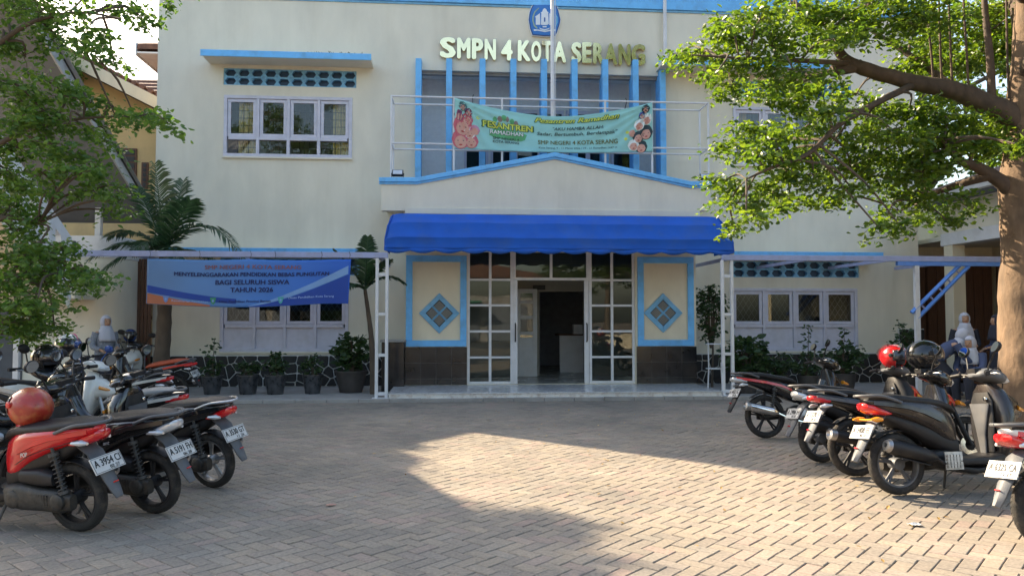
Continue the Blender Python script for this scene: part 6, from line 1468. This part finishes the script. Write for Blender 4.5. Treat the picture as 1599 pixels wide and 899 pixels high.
# ================================================================== people
def person(label, loc, rz, pose='stand', hij='hijab_white', shirt='shirt_grey', skirt='cloth_dark', h=1.58):
    T = thing('person', label, 'person', loc, rz); k = h/1.6
    if pose == 'stand':
        J = dict(pel=(0,0,.88), ch=(0.01,0,1.18), nk=(.01,0,1.36), hd=(.03,0,1.44), tp=(.03,0,1.56), kL=(.03,.10,.47), aL=(0,.10,.07), fL=(.14,.11,.03), kR=(.03,-.10,.47), aR=(0,-.10,.07), fR=(.14,-.11,.03), sL=(0,.17,1.28), eL=(.02,.23,1.02), wL=(.20,.14,.98), sR=(0,-.17,1.28), eR=(-.01,-.23,1.02), wR=(.18,-.16,.94))
    elif pose == 'bend':
        J = dict(pel=(-.15,0,.72), ch=(.12,0,.95), nk=(.27,0,1.08), hd=(.33,0,1.14), tp=(.38,0,1.24), kL=(.12,.11,.42), aL=(-.02,.11,.07), fL=(.12,.12,.03), kR=(.12,-.11,.42), aR=(-.02,-.11,.07), fR=(.12,-.12,.03), sL=(.20,.17,1.02), eL=(.36,.20,.84), wL=(.46,.12,1.04), sR=(.20,-.17,1.02), eR=(.32,-.22,.80), wR=(.46,-.16,.68))
    else:
        J = dict(pel=(0,0,.46), ch=(.04,0,.76), nk=(.08,0,.94), hd=(.11,0,1.01), tp=(.12,0,1.13), kL=(.42,.11,.48), aL=(.40,.11,.07), fL=(.54,.12,.03), kR=(.42,-.11,.48), aR=(.40,-.11,.07), fR=(.54,-.12,.03), sL=(.05,.17,.87), eL=(.16,.22,.64), wL=(.34,.12,.58), sR=(.05,-.17,.87), eR=(.16,-.22,.64), wR=(.34,-.12,.58))
    names = list(J); V = [Vector(J[n])*k for n in names]; ix = {n: i for i, n in enumerate(names)}
    E = [('pel','ch'),('ch','nk'),('nk','hd'),('hd','tp'),('pel','kL'),('kL','aL'),('aL','fL'),('pel','kR'),('kR','aR'),('aR','fR'),('ch','sL'),('sL','eL'),('eL','wL'),('ch','sR'),('sR','eR'),('eR','wR')]
    E = [(ix[a], ix[b]) for a, b in E]
    rad = dict(pel=(.13,.11), ch=(.12,.10), nk=(.05,.05), hd=(.085,.08), tp=(.06,.06), kL=(.06,.06), aL=(.04,.04), fL=(.035,.025), kR=(.06,.06), aR=(.04,.04), fR=(.035,.025), sL=(.06,.06), eL=(.042,.042), wL=(.028,.028), sR=(.06,.06), eR=(.042,.042), wR=(.028,.028))
    RD_ = [rad[n] for n in names]
    for s in 'LR':
        w_, e_ = Vector(J['w'+s])*k, Vector(J['e'+s])*k; d = (w_-e_).normalized(); sd = d.cross(Vector((0,0,1))).normalized()
        V.append(w_+d*.055); RD_.append((.03,.016)); pi = len(V)-1; E.append((ix['w'+s], pi))
        for q, (o, l) in enumerate(((-.03,.065),(-.011,.08),(.009,.075),(.028,.06))):
            V.append(V[pi]+sd*o+d*.03); RD_.append((.009,.009)); E.append((pi, len(V)-1)); V.append(V[-1]+d*(l-.03)+Vector((0,0,-.015))); RD_.append((.007,.007)); E.append((len(V)-2, len(V)-1))
        V.append(w_+d*.03-sd*.045); RD_.append((.010,.010)); E.append((pi, len(V)-1))
    me = bpy.data.meshes.new('body'); me.from_pydata([tuple(v) for v in V], E, []); me.materials.append(m['skin'])
    o = bpy.data.objects.new('body', me); COL.objects.link(o); o.parent = T
    md = o.modifiers.new('Skin', 'SKIN'); md.use_smooth_shade = True
    if not me.skin_vertices: me.skin_vertices.new() if hasattr(me.skin_vertices, 'new') else None
    for i, sv in enumerate(me.skin_vertices[0].data): sv.radius = RD_[i]; sv.use_root = (i == 0)
    o.modifiers.new('Sub', 'SUBSURF').render_levels = 1
    Q = {n: Vector(J[n])*k for n in J}
    def along(pts, rx, ry, n=16):
        rings = []
        for i, (p, a, b) in enumerate(zip(pts, rx, ry)):
            t = (pts[min(i+1,len(pts)-1)]-pts[max(i-1,0)]).normalized(); y = Vector((0,1,0)); x = y.cross(t).normalized()
            rings.append([p + x*a*math.cos(2*math.pi*q/n) + y*b*math.sin(2*math.pi*q/n) for q in range(n)])
        return G().loft(rings)
    tor = [Q['pel']-(Q['ch']-Q['pel'])*.45, Q['pel'], Q['pel'].lerp(Q['ch'],.5), Q['ch'], Q['ch'].lerp(Q['nk'],.55), Q['nk']]
    g = along(tor, [.15,.145,.125,.13,.10,.06], [.19,.185,.16,.185,.17,.07])
    for s in 'LR': g.tube(smoothpath([Q['s'+s], Q['e'+s], Q['e'+s].lerp(Q['w'+s], .9)], 4), lerpl([.075,.058,.045], 9), 10)
    mk('shirt', g, m[shirt], T, smooth=70)
    if pose == 'sit':
        g = G()
        for s in 'LR': g.tube(smoothpath([Q['pel']+Vector((0,.09 if s=='L' else -.09,0)), Q['k'+s], Q['a'+s]], 5), lerpl([.12,.09,.07], 11), 12)
        mk('trousers', g, m[skirt], T, smooth=70)
    else:
        mid = (Q['aL']+Q['aR'])/2; kn = (Q['kL']+Q['kR'])/2
        mk('skirt', along([mid+Vector((0,0,.03)), mid.lerp(kn,.5), kn, kn.lerp(Q['pel'],.6), Q['pel']+Vector((0,0,.08))], [.17,.16,.15,.155,.13], [.23,.22,.20,.195,.17]), m[skirt], T, smooth=70)
    for s in 'LR': mk('shoe', along([Q['a'+s]+Vector((-.04,0,-.02)), Q['a'+s].lerp(Q['f'+s],.5)+Vector((0,0,-.005)), Q['f'+s]+Vector((.03,0,.0))], [.035,.035,.02], [.042,.045,.03], 10), m['cloth_dark'], T, smooth=60)
    # head scarf: hood open at the face, drape over the shoulders
    hd, up = Q['hd'].lerp(Q['tp'], .35), (Q['tp']-Q['hd']).normalized(); fwd = Vector((1,0,0)); fwd = (fwd-up*fwd.dot(up)).normalized(); lat = up.cross(fwd)
    v, f = [], []; n, mm = 24, 12
    for j in range(mm+1):
        ph = R(-58)+(R(90)+R(58))*j/mm
        for i in range(n):
            a = 2*math.pi*i/n; v.append(hd + fwd*(.118*math.cos(ph)*math.cos(a)-.008) + lat*(.102*math.cos(ph)*math.sin(a)) + up*(.135*math.sin(ph)+.01))
    for j in range(mm):
        for i in range(n):
            ph = -58+148*(j+.5)/mm; a = 360*(i+.5)/n; a = a-360 if a > 180 else a
            if abs(a) < 48 and ph < 34 and ph > -46: continue
            f.append((j*n+i, j*n+(i+1) % n, (j+1)*n+(i+1) % n, (j+1)*n+i))
    N0 = len(v)
    for j, (dz, rx, ry) in enumerate(((-.07,.100,.098),(-.13,.112,.112),(-.19,.128,.14),(-.26,.14,.165),(-.32,.148,.178))):
        for i in range(n):
            a = 2*math.pi*i/n; fold = 1+(.02+.015*j)*math.sin(a*7+j*.4); v.append(hd + fwd*(rx*fold*math.cos(a)+.01) + lat*(ry*fold*math.sin(a)) + up*(dz - (.05 if math.cos(a) > .3 and j > 2 else 0)))
    for j in range(4):
        for i in range(n): f.append((N0+j*n+i, N0+(j+1)*n+i, N0+(j+1)*n+(i+1) % n, N0+j*n+(i+1) % n))
    sc_ = mk('head_scarf', G().add(v, f), m[hij], T, smooth=70, fix=False); so = sc_.modifiers.new('s', 'SOLIDIFY'); so.thickness = .012
    # face
    g = G(); rings = []
    for ph, rr in ((-.9,.045),(-.55,.066),(-.15,.078),(.25,.08),(.6,.068)): rings.append([hd + fwd*(rr*1.15*math.cos(a)+.008) + lat*(rr*math.sin(a)) + up*(.115*ph) for a in np.linspace(0, 2*math.pi, 17)[:-1]])
    g.loft(rings)
    g.tube([hd+fwd*.092+up*.01, hd+fwd*.112+up*(-.022), hd+fwd*.094+up*(-.03)], [.008,.013,.008], 6)
    mk('face', g, m['skin'], T, smooth=70)
    g = G()
    for s in (-1, 1): g.lathe([(.001,-.004),(.011,0),(.001,.004)], 8, Matrix.Translation(hd+fwd*.090+lat*.032*s+up*.018) @ Matrix.Rotation(R(90),4,'Y'))
    mk('eyes', g, m['ink'], T); g = G(); g.tube([hd+fwd*.086+lat*-.022+up*-.056, hd+fwd*.094+up*-.058, hd+fwd*.086+lat*.022+up*-.056], .006, 5); mk('mouth', g, flat('lip', (.35,.12,.1)), T)
    return T
def stand_at(px, py, z=.06, Y=None): p = P(px, py, Y=Y) if Y else P(px, py, Z=z); return (p.x, p.y, z)
person('woman in pale headscarf and grey patterned shirt standing by the slatted gate', stand_at(163, 560, .06, 15.6), R(-40), 'stand', h=1.60)
person('woman in white headscarf standing before the dark corridor doors', stand_at(1507, 560, .06, 14.6), R(-110), 'stand', shirt='cloth_dark', h=1.66)
person('student in white headscarf bending forward beside the corridor column', stand_at(1470, 560, .06, 13.6), R(-20), 'bend', shirt='shirt_blue', h=1.68)
person('seated student in white headscarf and blue shirt in front of the standing woman', stand_at(1520, 560, .06, 13.4), R(-150), 'sit', shirt='shirt_blue', h=1.66)
person('person in blue shirt half hidden behind the brown tree trunk', stand_at(1560, 560, .06, 14.2), R(170), 'stand', hij='cloth_dark', shirt='shirt_blue', h=1.62)
st_ = stand_at(1520, 560, .06, 13.4)
T = thing('bench', 'low wooden bench under the seated student', 'bench', (st_[0], st_[1], .06), R(-150))
mk('bench_top', G().box(-.2, .2, -.6, .6, .36, .40), m['brown_door'], T, bevel=.006)
for s in (-.5, .5): mk('leg', G().box(-.15, .15, s-.03, s+.03, 0, .359), m['brown_door'], T)

# ================================================================== litter
rg = np.random.default_rng(77); pts = []
while len(pts) < 230:
    x, y = rg.uniform(-3.5, 6.5), rg.uniform(3.8, 13.5)
    if rg.random() < .25+.75*(x > .5): pts.append((x, y, .012+settle(x, y), .001))
v, f = leaf_cloud(pts, 1, .038, rg, .9, 0); 
o = quads('fallen_leaves', v, f, LEAF_D); tag(o, 'scattered small dry leaves lying on the paving', 'leaves', kind='stuff')
def scrap(name, label, px, py, s, mat, seed):
    p = P(px, py, Z=.012); rr = random.Random(seed); T = thing(name, label, 'litter', (p.x, p.y, .006+settle(p.x, p.y))); v = []
    n = 6
    for i in range(n+1):
        for j in range(n+1): v.append(((i/n-.5)*s*1.6, (j/n-.5)*s, .006+.016*abs(mnoise.noise(Vector((i*.5, j*.5, seed))))))
    f = [(i*(n+1)+j, (i+1)*(n+1)+j, (i+1)*(n+1)+j+1, i*(n+1)+j+1) for i in range(n) for j in range(n)]
    o = mk('sheet', G().add(v, f), mat, T, fix=False); q = o.modifiers.new('s', 'SOLIDIFY'); q.thickness = .002
scrap('paper_scrap', 'crumpled white paper scrap on the sunlit paving', 1428, 818, .06, m['plate_white'], 1)
scrap('wrapper', 'pinkish crumpled wrapper on the shaded paving', 517, 787, .05, flat('wrapper_pink', (.45,.24,.18)), 2)
